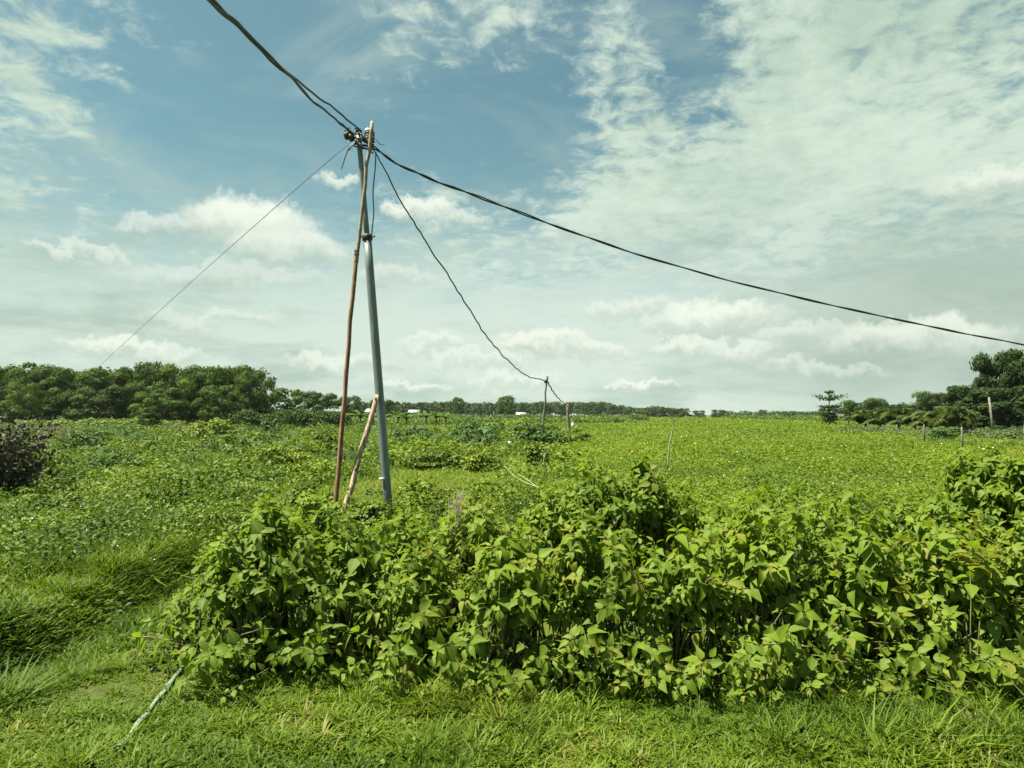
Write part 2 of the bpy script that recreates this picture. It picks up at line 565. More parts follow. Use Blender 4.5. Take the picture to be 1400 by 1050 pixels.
M['rubber'] = solid_mat('black_cable', (0.010, 0.010, 0.012), (0.02, 0.02, 0.022), 6, 0.45, spec=0.5)
M['metal_dark'] = solid_mat('dark_metal', (0.03, 0.032, 0.034), (0.07, 0.06, 0.05), 20, 0.55, metallic=0.5)
M['porcelain'] = solid_mat('pale_porcelain', (0.42, 0.40, 0.36), (0.55, 0.52, 0.46), 20, 0.3, spec=0.5)
M['wire'] = solid_mat('thin_wire', (0.05, 0.05, 0.05), (0.09, 0.09, 0.09), 3, 0.5)
M['concrete'] = solid_mat('concrete', (0.125, 0.128, 0.105), (0.19, 0.19, 0.16), 8, 0.9, bump=0.2)
M['white_roof'] = solid_mat('white_sheet_roof', (0.32, 0.34, 0.32), (0.40, 0.41, 0.39), 0.8, 0.4)
M['wall'] = solid_mat('render_wall', (0.30, 0.29, 0.26), (0.40, 0.38, 0.34), 1.2, 0.9)
M['window'] = solid_mat('window_dark', (0.03, 0.035, 0.04), (0.05, 0.055, 0.06), 1, 0.2, spec=0.5)
M['petal'] = solid_mat('white_petal', (0.55, 0.54, 0.46), (0.66, 0.64, 0.55), 3, 0.6)
M['teal'] = solid_mat('teal_reflection', (0.10, 0.15, 0.09), (0.14, 0.185, 0.12), 30, 0.6, c3=(0.10, 0.17, 0.09))  # colour of the window reflection streak built in the grass
M['litter'] = solid_mat('pale_plastic', (0.28, 0.42, 0.50), (0.42, 0.55, 0.60), 20, 0.35, spec=0.5)
M['white_bag'] = solid_mat('white_plastic', (0.5, 0.51, 0.49), (0.62, 0.62, 0.60), 12, 0.4, spec=0.4)

# ------------------------------------------------------------------ leaf templates
T_DIAMOND = np.array([[0, 0, 0], [-.30, .42, .06], [.30, .42, .06], [0, 1, -.12]], float)
F_DIAMOND = np.array([[0, 2, 3], [0, 3, 1]])
T_BLADE = np.array([[-.5, 0, 0], [.5, 0, 0], [-.36, .55, .10], [.36, .55, .10], [0, 1, .34]], float)
F_BLADE = np.array([[0, 1, 3], [0, 3, 2], [2, 3, 4]])


def shrub_leaf(droop=0.28, fold=0.10, wid=0.30, twist=0.0):
    st = [(0.0, 0.02), (0.14, 0.74), (0.38, 1.0), (0.70, 0.52), (1.0, 0.0)]
    V, UV = [], []
    for v, w in st:
        V.append([0, v, -droop * v * v]); UV.append([0, v])
    for s in (-1, 1):
        for v, w in st[1:4]:
            V.append([s * wid * w, v - 0.02 * (w > .9), -droop * v * v + fold * w + s * twist * v * w * 0.3])
            UV.append([s * w * 0.8, v])
    Fc = []
    for k, s in ((5, -1), (8, 1)):
        tri = [(0, 1, k), (1, 2, k + 1), (1, k + 1, k), (2, 3, k + 2), (2, k + 2, k + 1), (3, 4, k + 2)]
        for a, b, c in tri:
            Fc.append((a, b, c) if s < 0 else (a, c, b))
    Fc = [(a, c, b) for a, b, c in Fc]
    return np.array(V, float), np.array(Fc), np.array(UV, float)


LEAF_VARIANTS = [shrub_leaf(d, f, w, tw) for d, f, w, tw in ((.25, .10, .31, 0), (.40, .07, .28, .4), (.15, .12, .33, -.4), (.50, .10, .27, .2), (.30, .05, .34, -.2))]
N_TINT = 7

# ------------------------------------------------------------------ ground
def build_ground():
    def axis(lo, hi, n, k):
        s = np.linspace(-1, 1, n)
        v = np.sinh(s * k) / math.sinh(k)
        return np.where(v < 0, -v * lo, v * hi)
    xs = axis(-2200, 2200, 181, 7.2)
    ys = axis(-300, 3200, 261, 7.4)
    ys = np.sort(np.concatenate([ys, np.linspace(2.0, 12, 60)]))
    xs = np.sort(np.concatenate([xs, np.linspace(-6, 6, 70)]))
    X, Y = np.meshgrid(xs, ys)
    Z = hz(X, Y)
    V = np.stack([X, Y, Z], -1).reshape(-1, 3)
    nx, ny = len(xs), len(ys)
    i, j = np.meshgrid(np.arange(ny - 1), np.arange(nx - 1), indexing='ij')
    a = i * nx + j
    q = np.stack([a, a + 1, a + nx + 1, a + nx], -1).reshape(-1, 4)
    o = link('ground', make_mesh('ground', V, q, smooth=True, mat=M['ground']))
    tag(o, 'flat weedy farmland stretching to the horizon', 'ground', kind='structure')


build_ground()


def scatter_d(n, d0, d1, px0=-120, px1=1520):
    w0 = px1 - px0
    px0 -= 170 * (px0 < 0); px1 += 220 * (px1 > 1400)
    n = int(n * (px1 - px0) / w0)
    d = d0 * (d1 / d0) ** rng.random(n)
    px = rng.uniform(px0, px1, n)
    x = (px - CX) / F * d
    return x, d


def photo_xy(x, y, z=0.0):
    """approximate photo pixel of a point, for choosing what grows where"""
    return CX + F * x / y, HOR + F * (EYE - z) / y


def clearing(x, y):
    """how far a spot lies inside the short bright grass behind the pole (1 inside)"""
    a = np.exp(-(((x + 1.2) / 3.0) ** 2 + ((y - 16.5) / 5.2) ** 2) * 1.1)
    b = np.exp(-(((x + 0.2) / 2.2) ** 2 + ((y - 23) / 4.0) ** 2) * 1.1)
    c = np.exp(-(((x + 3.6) / 1.2) ** 2 + ((y - 13) / 3.0) ** 2))
    e = fbm(x, y, 1.6, 31, 3)
    return sstep(np.maximum(np.maximum(a, b), c) + 0.5 * (e - 0.5), 0.30, 0.55)


def right_field(x, y):
    """1 on the low even crop on the right"""
    edge = 1.6 + 0.035 * (y - 12) + 0.9 * (fbm(x, y, 4.0, 33, 3) - 0.5)
    return sstep(x - edge, -0.4, 0.6) * sstep(y, 8, 11)


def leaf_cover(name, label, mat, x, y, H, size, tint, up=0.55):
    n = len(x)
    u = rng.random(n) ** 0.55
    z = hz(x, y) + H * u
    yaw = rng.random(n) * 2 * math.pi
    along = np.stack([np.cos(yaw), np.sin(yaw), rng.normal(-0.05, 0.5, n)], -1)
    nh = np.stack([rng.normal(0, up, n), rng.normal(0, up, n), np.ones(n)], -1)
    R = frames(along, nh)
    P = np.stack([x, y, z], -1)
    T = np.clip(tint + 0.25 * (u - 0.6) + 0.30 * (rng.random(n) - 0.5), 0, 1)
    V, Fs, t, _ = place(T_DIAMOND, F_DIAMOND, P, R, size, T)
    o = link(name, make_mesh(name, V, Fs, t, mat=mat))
    return tag(o, label, 'weeds', kind='stuff')


def build_grass():
    def tufts(name, label, tx, ty, per, spread, length, width, tint, up, seed):
        r = np.random.default_rng(seed)
        n = len(tx) * per
        ti = np.repeat(np.arange(len(tx)), per)
        off = r.normal(0, 1, (n, 2)) * spread[ti][:, None]
        x, y = tx[ti] + off[:, 0], ty[ti] + off[:, 1]
        rad = np.linalg.norm(off, axis=1) / np.maximum(spread[ti], 1e-6)
        yaw = np.arctan2(off[:, 1], off[:, 0]) + r.normal(0, .7, n)
        lean = 0.12 + 0.36 * rad + np.abs(r.normal(0, .38, n)) + (r.random(n) < .12) * 1.6
        L = length[ti] * (0.45 + 0.75 * r.random(n))
        along = np.stack([np.cos(yaw) * lean, np.sin(yaw) * lean, np.full(n, up)], -1)
        nh = np.stack([-np.cos(yaw), -np.sin(yaw), np.full(n, 1.0)], -1) + 0.35 * r.normal(size=(n, 3))
        R = frames(along, nh)
        R[..., 2] *= -1; R[..., 0] *= -1
        S = np.stack([width * (0.6 + 0.9 * r.random(n)), L, L * (0.4 + 1.3 * r.random(n))], -1)
        P = np.stack([x, y, hz(x, y) - 0.004], -1)
        T = np.clip(tint[ti] + 0.34 * (r.random(n) - 0.5) + 0.5 * (r.random(n) < 0.035), 0, 1)
        V, Fs, t, _ = place(T_BLADE, F_BLADE, P, R, S, T)
        o = link(name, make_mesh(name, V, Fs, t, mat=M['grass']))
        return tag(o, label, 'grass', kind='stuff')

    # ---- short verge and the longer fringe before the thicket
    n = 23500
    x = rng.uniform(-6.6, 6.6, n)
    y = 2.35 + 5.9 * rng.random(n) ** 1.3
    keep = (np.abs(x) < y * 1.0 + 0.9) & ~((x > -1.9) & (x < 4.0) & (y > 4.9)) & ~((x < BANK_X - 0.1) & (y > 3.9 + rng.random(n) * 0.5))
    x, y = x[keep], y[keep]
    n = len(x)
    wear = nfbm(x, y, .45, 44, 3, 2.8)
    keep = (rng.random(len(x)) < .95 + 1.2 * (wear - .08))
    x, y, wear = x[keep], y[keep], wear[keep]
    n = len(x)
    lush = np.clip(sstep(x, -2.3, -1.2) * sstep(y, 3.0, 3.8) + 0.30 * sstep(x, -1.0, 0.5), 0, 1.2)
    cl = nfbm(x, y, 0.55, 43, 3, 2.6)
    L = (0.064 + 0.062 * lush + 0.025 * rng.random(n)) * (0.60 + 0.85 * cl)
    L *= np.where(rng.random(n) < 0.05, 1.7, 1) * (.62 + .38 * sstep(wear, .1, .4))
    sp = 0.020 + 0.022 * rng.random(n)
    tint = 0.10 + 0.54 * nfbm(x, y, 0.8, 47, 3, 2.4) + 0.16 * (rng.random(n) - .5)
    tint = np.where((rng.random(n) < .14 * sstep(nfbm(x, y, .7, 45, 3, 2.6), .62, .9)), .86 + .14 * rng.random(n), tint)
    tufts('verge_grass', 'short green grass of the verge along the bottom of the picture', x, y, 26, sp, L, 0.0085, tint, .85, 1)

    # ---- small broad leaves growing among the verge grass
    n = 16000
    x, y = rng.uniform(-6.4, 6.4, n), 2.4 + 5.0 * rng.random(n) ** 1.2
    keep = (np.abs(x) < y * 1.0 + .9) & (rng.random(n) < sstep(nfbm(x, y, .6, 48, 3, 2.6), .45, .8)) & ~((x > -1.9) & (y > 4.9))
    x, y = x[keep], y[keep]
    leaf_cover('verge_weeds', 'small broad leaves among the short verge grass', M['weed'], x, y, 0.02 + .05 * rng.random(len(x)), 0.018 + .022 * rng.random(len(x)), 0.3 + .4 * rng.random(len(x)), .4)

    # ---- tall grass bank on the left
    n = 5200
    x = rng.uniform(-9.5, BANK_X + 0.3, n)
    y = 3.6 + 7.4 * rng.random(n)
    keep = (np.abs(x) < y * 1.0 + 0.9) & (x < BANK_X + 0.25 * (nfbm(x, y, 0.8, 51, 2) - .3) + 0.45 * sstep(y, 6, 8))
    x, y = x[keep], y[keep]
    n = len(x)
    xe, ye = rng.uniform(BANK_X - .65, BANK_X + .25, 1700), rng.uniform(3.7, 8.2, 1700)
    x, y = np.concatenate([x, xe]), np.concatenate([y, ye])
    n = len(x)
    cl = nfbm(x, y, 0.9, 53, 3, 2.6)
    L = (0.11 + 0.08 * rng.random(n)) * (0.45 + 1.15 * cl)
    tint = 0.02 + 0.62 * nfbm(x, y, 1.3, 57, 3, 2.4) + .12 * (rng.random(n) - .5)
    tufts('tall_grass', 'rank taller grass on the low bank at lower left', x, y, 24, 0.03 + .045 * rng.random(n), L, 0.012, tint, .9, 2)

    n = 2600
    x, y = scatter_d(n, 8.0, 42, -130, 1000)
    n = len(x)
    keep = (rng.random(n) < sstep(nfbm(x, y, 3.5, 65, 3, 2.6), .45, .8)) & (right_field(x, y) < .5) & (clearing(x, y) < .35) & ~((x > -2.2) & (y < 8.5))
    x, y = x[keep], y[keep]
    n = len(x)
    tufts('rough_grass', 'coarse tufts of taller grass among the field weeds', x, y, 16, .05 + .003 * y, .18 + .22 * rng.random(n), .016 + .0, .15 + .6 * rng.random(n), 1.1, 3)

    # ---- field grass in the clearing and between the weeds
    x, y = scatter_d(260000, 6.8, 60, -100, 1100)
    c = clearing(x, y)
    p = np.maximum(0.36 + 0.64 * c, sstep(nfbm(x, y, 4.0, 99, 3, 2.6), .45, .7))
    p = np.where(right_field(x, y) > 0.5, 0.05, p)
    p *= np.where((x > -1.8) & (y < 8), 0.3, 1)
    keep = rng.random(len(x)) < p
    x, y, c = x[keep], y[keep], c[keep]
    n = len(x)
    L = (0.07 + 0.10 * rng.random(n)) * np.where(c > 0.5, 0.75, 1.6) * (0.6 + 0.8 * fbm(x, y, 1.0, 61, 3))
    yaw = rng.random(n) * 2 * math.pi
    lean = 0.2 + 0.9 * rng.random(n)
    along = np.stack([np.cos(yaw) * lean, np.sin(yaw) * lean, np.full(n, 0.9)], -1)
    nh = np.stack([-np.cos(yaw), -np.sin(yaw), np.full(n, 1.0)], -1) + 0.3 * rng.normal(size=(n, 3))
    R = frames(along, nh)
    R[..., 2] *= -1; R[..., 0] *= -1
    S = np.stack([0.0014 * y * (0.7 + 0.6 * rng.random(n)), L, L], -1)
    P = np.stack([x, y, hz(x, y) - 0.005], -1)
    T = np.clip(0.30 + 0.40 * c + 0.5 * (fbm(x, y, 2.0, 63, 3) - 0.5) + 0.35 * (rng.random(n) - 0.5), 0, 0.93)
    V, Fs, t, _ = place(T_BLADE, F_BLADE, P, R, S, T)
    o = link('field_grass', make_mesh('field_grass', V, Fs, t, mat=M['grass']))
    tag(o, 'bright grass of the clearing behind the poles', 'grass', kind='stuff')


build_grass()


def build_cover():
    # ---- leafy weeds of the left and middle field
    xa, ya = scatter_d(230000, 6.2, 34, -130, 1250)
    xb, yb = scatter_d(110000, 30, 320, -130, 1100)
    x, y = np.concatenate([xa, xb]), np.concatenate([ya, yb])
    clump = fbm(x, y, 1.5, 71, 4)
    big = fbm(x, y, 6.0, 73, 3)
    c = clearing(x, y)
    keep = rng.random(len(x)) < np.clip((clump - 0.36) * 4.5, 0.05, 1) * (1 - 0.93 * c)
    gp = sstep(nfbm(x, y, 4.0, 99, 3, 2.6), .48, .72)
    keep &= rng.random(len(x)) < 1 - .80 * gp
    keep &= rng.random(len(x)) < 1 - .55 * (1 - sstep(y, 8, 12)) * (x < -2)
    keep &= right_field(x, y) < rng.random(len(x))
    keep &= ~((x > -2.0) & (x < 4.6) & (y < 7.0)) & ~((x > BANK_X - 0.3) & (y < 7.2) & (x < -1.5))
    # paddy strips on the left stay open
    pad = (y > 43) & (y < 66) & (x < -14)
    keep &= ~(pad & (rng.random(len(x)) < 0.85))
    x, y, clump, big = x[keep], y[keep], clump[keep], big[keep]
    cl2 = np.clip(0.5 + (clump - 0.5) * 2.4, 0, 1)
    H = (0.06 + 0.58 * cl2 ** 1.4) * (0.45 + 1.1 * np.clip(0.5 + (big - .5) * 2.2, 0, 1)) * (0.55 + 0.45 * sstep(y, 7, 11))
    size = np.clip(0.030 + 0.0024 * y, 0.04, 0.50) * (0.55 + 0.9 * rng.random(len(x))) * (0.75 + 1.0 * nfbm(x, y, 1.8, 79, 3, 3.0) * (1 - sstep(y, 20, 60)))
    tint = np.minimum(0.08 + 0.58 * nfbm(x, y, 2.6, 77, 4, 3.0) + 0.26 * cl2, .66) + 0.3 * (rng.random(len(x)) < 0.02)
    # mounds of separate weed kinds
    nm = 620
    mx, my = scatter_d(nm, 7.2, 75, -130, 1150)
    nm = len(mx)
    ok = (clearing(mx, my) < .3) & ~((mx > -2.2) & (my < 8.2)) & ((right_field(mx, my) < .5) | ((my < 15) & (rng.random(nm) < .5)))
    ok &= ~((mx > BANK_X - .5) & (my < 8.0) & (mx < -1.2))
    mx, my = mx[ok], my[ok]
    mr = (0.22 + 0.55 * rng.random(len(mx)) ** 1.5) * (0.8 + my / 45)
    mh = mr * (0.55 + 0.85 * rng.random(len(mx)))
    mh = np.minimum(mh, .85)
    mt = np.clip(rng.normal(.36, .28, len(mx)), 0, .70)
    ms = rng.uniform(.6, 1.7, len(mx))
    cnt = (110 + 260 * rng.random(len(mx))).astype(int)
    ii = np.repeat(np.arange(len(mx)), cnt)
    vv = unit(rng.normal(size=(len(ii), 3)))
    vv[:, 2] = np.abs(vv[:, 2])
    rr_ = (0.55 + 0.5 * rng.random(len(ii))) * (0.75 + .5 * fbm(vv[:, 0] * 2 + ii * 3.1, vv[:, 1] * 2 + vv[:, 2], 1.0, 7, 2))
    Pm = np.stack([mx[ii] + vv[:, 0] * mr[ii] * rr_, my[ii] + vv[:, 1] * mr[ii] * rr_, np.zeros(len(ii))], -1)
    Pm[:, 2] = hz(Pm[:, 0], Pm[:, 1]) + mh[ii] * vv[:, 2] * rr_ + .03
    sm = np.clip(.026 + .0021 * my[ii], .035, .2) * ms[ii] * (.6 + .7 * rng.random(len(ii)))
    yw = rng.random(len(ii)) * 6.283
    Rm = frames(np.stack([np.cos(yw), np.sin(yw), rng.normal(-.2, .4, len(ii))], -1), vv * .6 + np.array([0, 0, .75]) + .3 * rng.normal(size=(len(ii), 3)))
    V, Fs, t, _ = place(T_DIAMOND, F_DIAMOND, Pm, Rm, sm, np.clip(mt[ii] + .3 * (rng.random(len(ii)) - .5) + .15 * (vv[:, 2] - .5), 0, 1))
    o = link('weed_mounds', make_mesh('weed_mounds', V, Fs, t, mat=M['weed']))
    tag(o, 'rough mounds of taller weeds scattered over the left and middle field', 'weeds', kind='stuff')
    nb = 26000
    xb2, yb2 = rng.uniform(-8.5, BANK_X + .2, nb), rng.uniform(4.2, 9.5, nb)
    cb = nfbm(xb2, yb2, 0.8, 95, 3)
    kb = (rng.random(nb) < sstep(cb, .45, .75)) & (np.abs(xb2) < yb2 * .82 + .4)
    xb2, yb2, cb = xb2[kb], yb2[kb], cb[kb]
    x, y = np.concatenate([x, xb2]), np.concatenate([y, yb2])
    H = np.concatenate([H, .10 + .26 * cb])
    size = np.concatenate([size, .035 + .03 * rng.random(len(xb2))])
    tint = np.concatenate([tint, .05 + .6 * nfbm(xb2, yb2, 1.1, 96, 3)])
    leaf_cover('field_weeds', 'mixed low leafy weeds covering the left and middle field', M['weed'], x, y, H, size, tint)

    # ---- even low crop on the right
    xa, ya = scatter_d(150000, 7.5, 34, 620, 1540)
    xb, yb = scatter_d(150000, 30, 420, 620, 1540)
    x, y = np.concatenate([xa, xb]), np.concatenate([ya, yb])
    rf = right_field(x, y)
    keep = (rf > rng.random(len(x))) & (x < 9 + 0.46 * y)
    x, y = x[keep], y[keep]
    clump = fbm(x, y, 0.9, 81, 4)
    H = 0.12 + 0.34 * np.clip(0.5 + (clump - 0.5) * 2.4, 0, 1)
    size = np.clip(0.030 + 0.0024 * y, 0.04, 0.60) * (0.6 + 0.8 * rng.random(len(x)))
    tint = 0.22 + 0.55 * nfbm(x, y, 3.5, 83, 4, 2.4)
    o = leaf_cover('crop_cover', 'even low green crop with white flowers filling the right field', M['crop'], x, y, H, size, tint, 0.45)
    o['category'] = 'crop'

    # ---- small white flowers
    x, y = scatter_d(3000, 6.5, 75, -100, 1500)
    rf = right_field(x, y)
    left = (x < -1.2) & (y < 22)
    p = 0.05 + 0.40 * (rf > 0.5) + 0.35 * left * (fbm(x, y, 1.6, 91, 3) > 0.5) + 0.35 * ((np.abs(x) < 2) & (y > 8.5) & (y < 14))
    keep = (rng.random(len(x)) < p) & ~((x > -2.0) & (y < 8.0))
    x, y = x[keep], y[keep]
    n = len(x)
    clump = fbm(x, y, 1.5, 71, 4)
    z = hz(x, y) + np.clip(0.10 + 1.0 * (clump - 0.3), 0.12, 0.6) * 0.9 + 0.04
    ang = np.arange(6) * math.pi / 3
    tv = np.vstack([[0, 0, 0.12], np.stack([np.cos(ang) * .5, np.sin(ang) * .5, np.where(np.arange(6) % 2, -.12, .05)], -1)])
    tf = np.array([[0, i + 1, (i + 1) % 6 + 1] for i in range(6)])
    nh = np.stack([rng.normal(0, .45, n), rng.normal(-0.3, .45, n), np.ones(n)], -1)
    R = frames(np.stack([np.cos(ang[0]) + rng.normal(0, 1, n), rng.normal(0, 1, n), rng.normal(0, .2, n)], -1), nh)
    S = np.clip(0.0017 * y, 0.015, 0.045) * (0.5 + 0.7 * rng.random(n))
    V, Fs, t, _ = place(tv, tf, np.stack([x, y, z], -1), R, S, rng.random(n))
    o = link('wildflowers', make_mesh('wildflowers', V, Fs, t, mat=M['petal']))
    tag(o, 'tiny white flowers dotted over the weeds and crop', 'flowers', kind='stuff')


build_cover()

# ------------------------------------------------------------------ thicket shrubs near the camera
def shrub_geometry(cx, cy, rx, ry, H, shoots, size, seed, tint0, droopy=0.45, low_front=0.0):
    r = np.random.default_rng(seed)
    stems, LP, LR, LS, LT = [], [], [], [], []
    for k in range(int(shoots * 1.3)):
        th = r.random() * 2 * math.pi
        low = r.random() < 0.06 + low_front
        vz = 0.30 + 0.70 * r.random() ** 0.8 if not low else r.random() * 0.35
        rr = (1 - vz ** 2.2) ** 0.5
        if r.random() < 0.30:
            rr *= r.random() ** 0.5
        jit = 0.85 + 0.30 * r.random()
        if low and low_front and r.random() < 0.85:
            th = -math.pi / 2 + r.normal(0, 0.7)
            jit *= 1.18 + 0.25 * r.random()
        b = np.array([r.normal(0, .28) * rx, r.normal(0, .28) * ry, 0.0])
        fs = 0.72 + 0.5 * r.random()
        e = np.array([math.cos(th) * rr * rx * jit, math.sin(th) * rr * ry * jit, H * (0.05 + 0.95 * vz) * (0.78 + 0.36 * r.random())])
        if r.random() < 0.12 and not low:
            e[2] *= 1.10 + .14 * r.random()
            e[:2] *= 0.7
        c = np.array([b[0] * .6 + e[0] * .45, b[1] * .6 + e[1] * .45, e[2] * (0.85 + 0.35 * (1 - vz))])
        n_seg = 7
        t = np.linspace(0, 1, n_seg)[:, None]
        pts = (1 - t) ** 2 * b + 2 * t * (1 - t) * c + t * t * e
        pts[1:-1] += r.normal(0, 0.008, (n_seg - 2, 3))
        length = np.linalg.norm(np.diff(pts, axis=0), axis=1).sum()
        stems.append((pts, np.linspace(0.0065, 0.002, n_seg) * (0.8 + 0.5 * r.random())))
        nn = max(4, int(length * 0.56 / 0.046))
        base_yaw = r.random() * math.pi
        tint_s = tint0 + 0.15 + r.normal(0, 0.11)
        for i in range(nn):
            tt = 1 - 0.56 * (i + 0.15 * r.random()) / nn
            p = (1 - tt) ** 2 * b + 2 * tt * (1 - tt) * c + tt * tt * e
            tg = 2 * (1 - tt) * (c - b) + 2 * tt * (e - c)
            tg = tg / (np.linalg.norm(tg) + 1e-9)
            ref = np.array([math.cos(base_yaw), math.sin(base_yaw), 0.15])
            s1 = np.cross(tg, ref); s1 /= np.linalg.norm(s1) + 1e-9
            s2 = np.cross(tg, s1)
            ang = (i % 2) * math.pi / 2 + r.normal(0, 0.3)
            sd = math.cos(ang) * s1 + math.sin(ang) * s2
            young = max(0.0, 1 - i / 2.2)
            for sgn in (1, -1):
                if r.random() < 0.10 + 0.25 * (i / nn) or (not low and p[2] < 0.42 * H and r.random() < 0.6):
                    continue
                al = sgn * sd * (1.0 - 0.35 * young) + tg * (0.22 + 0.75 * young) + np.array([0, 0, -(droopy + 0.25 * r.random()) * (1 - 0.8 * young)])
                al = al + r.normal(0, 0.16, 3)
                out = np.array([p[0] / (rx * rx), p[1] / (ry * ry), 0.0])
                out = out / (np.linalg.norm(out) + 1e-6)
                nh = np.array([0, 0, 0.95]) + 0.45 * out + 0.4 * tg + r.normal(0, 0.22, 3)
                sc = 0.84 * fs * size * (0.60 + 0.55 * r.random()) * (0.50 + 0.5 * min(1.0, (i + 0.6) / 2.4))
                LP.append(p + 0.012 * sgn * sd)
                al_n = al / (np.linalg.norm(al) + 1e-9)
                LR.append((al_n, nh))
                LS.append(sc)
                LT.append(tint_s + 0.20 * young + r.normal(0, 0.09) - 0.16 * (i / nn) + (0.4 if r.random() < 0.02 else 0))  # inner leaves tinted darker, putting the shade of the hollows into the colour
    P = np.array(LP)
    al = np.array([a for a, _ in LR]); nh = np.array([b for _, b in LR])
    return stems, P, frames(al, nh), np.array(LS), np.clip(np.array(LT), 0.02, 0.98)


# px in the photo, distance, half widths, height, shoots, leaf length, colour, low branches in front, label
SHRUBS = [
    (365, 4.55, .55, .50, .92, 120, .105, .30, .10, 'leafy shrub at the left end of the thicket, shaded on its right side'),
    (468, 4.70, .46, .46, .84, 80, .112, .30, .05, 'dark leafy shrub before the foot of the two rusty props'),
    (580, 4.52, .44, .44, .74, 85, .110, .50, .26, 'pale leafy shrub with low sprays hanging out, below the grey pole'),
    (700, 4.44, .46, .44, .80, 85, .112, .48, .22, 'leafy shrub with bare arching stems low in front, mid thicket'),
    (812, 4.46, .44, .46, .84, 85, .112, .50, .20, 'leafy front shrub below the tall dark shrub'),
    (928, 4.40, .46, .44, .82, 85, .112, .50, .28, 'leafy front shrub below the bent straw stalk'),
    (1042, 4.46, .46, .46, .96, 95, .116, .52, .30, 'tallest of the bright front shrubs, peaked top against the crop'),
    (1165, 4.38, .52, .46, .86, 95, .120, .50, .32, 'front shrub with broad leaves drooping onto the grass'),
    (1290, 4.38, .54, .46, .82, 95, .118, .52, .30, 'front shrub below the large right-hand shrub, broad leaves'),
    (1410, 4.46, .50, .46, .90, 90, .118, .54, .14, 'yellowish shrub cut by the lower right frame edge'),
    (560, 6.15, .55, .50, .70, 70, .105, .46, 0, 'low shrub growing round the base of the grey pole side'),
    (655, 5.85, .60, .55, .80, 85, .108, .55, 0, 'rear shrub beside the dry grey twig tuft'),
    (765, 5.90, .58, .55, .86, 85, .108, .48, 0, 'rear shrub left of the tall dark shrub'),
    (872, 6.10, .58, .46, 1.18, 84, .112, .34, 0, 'tall dark shrub standing up above the thicket'),
    (800, 6.25, .46, .46, 1.02, 75, .108, .32, 0, 'shoulder high shrub leaning against the left of the tall dark shrub'),
    (930, 6.35, .36, .40, .95, 46, .108, .34, 0, 'narrow dark shrub against the right of the tall dark shrub, by the bent straw'),
    (283, 4.80, .30, .34, .44, 55, .088, .46, .05, 'low sprawling shrub tapering into the grass at the left end of the thicket'),
    (1560, 4.70, .55, .48, .86, 80, .112, .48, .10, 'shrub of the thicket beyond the right frame edge'),
    (1690, 4.90, .55, .48, .80, 70, .112, .44, .10, 'last shrub of the thicket, well beyond the right frame edge'),
    (1290, 5.50, .50, .50, .84, 90, .112, .44, 0, 'middle height shrub stepping up to the large right-hand shrub'),
    (1060, 7.30, .75, .60, .82, 80, .105, .38, 0, 'farthest shrub of the thicket, out in the crop'),
    (985, 6.00, .58, .55, .78, 85, .108, .50, 0, 'rear shrub right of the tall dark shrub'),
    (1115, 6.30, .66, .55, .80, 85, .105, .46, 0, 'rear shrub at the edge of the crop, behind the peaked shrub'),
    (1235, 6.60, .66, .55, .74, 80, .105, .40, 0, 'low rear shrub with white flowers by it, before the fence posts'),
    (1345, 6.10, .58, .55, 1.27, 110, .110, .40, 0, 'large tall shrub below the concrete fence post on the right'),
    (1440, 5.60, .62, .55, 1.26, 100, .112, .38, 0, 'large shrub cut by the right frame edge, under the big tree'),
    (432, 6.30, .36, .36, .80, 45, .105, .42, 0, 'small upright shrub left of the props'),
]


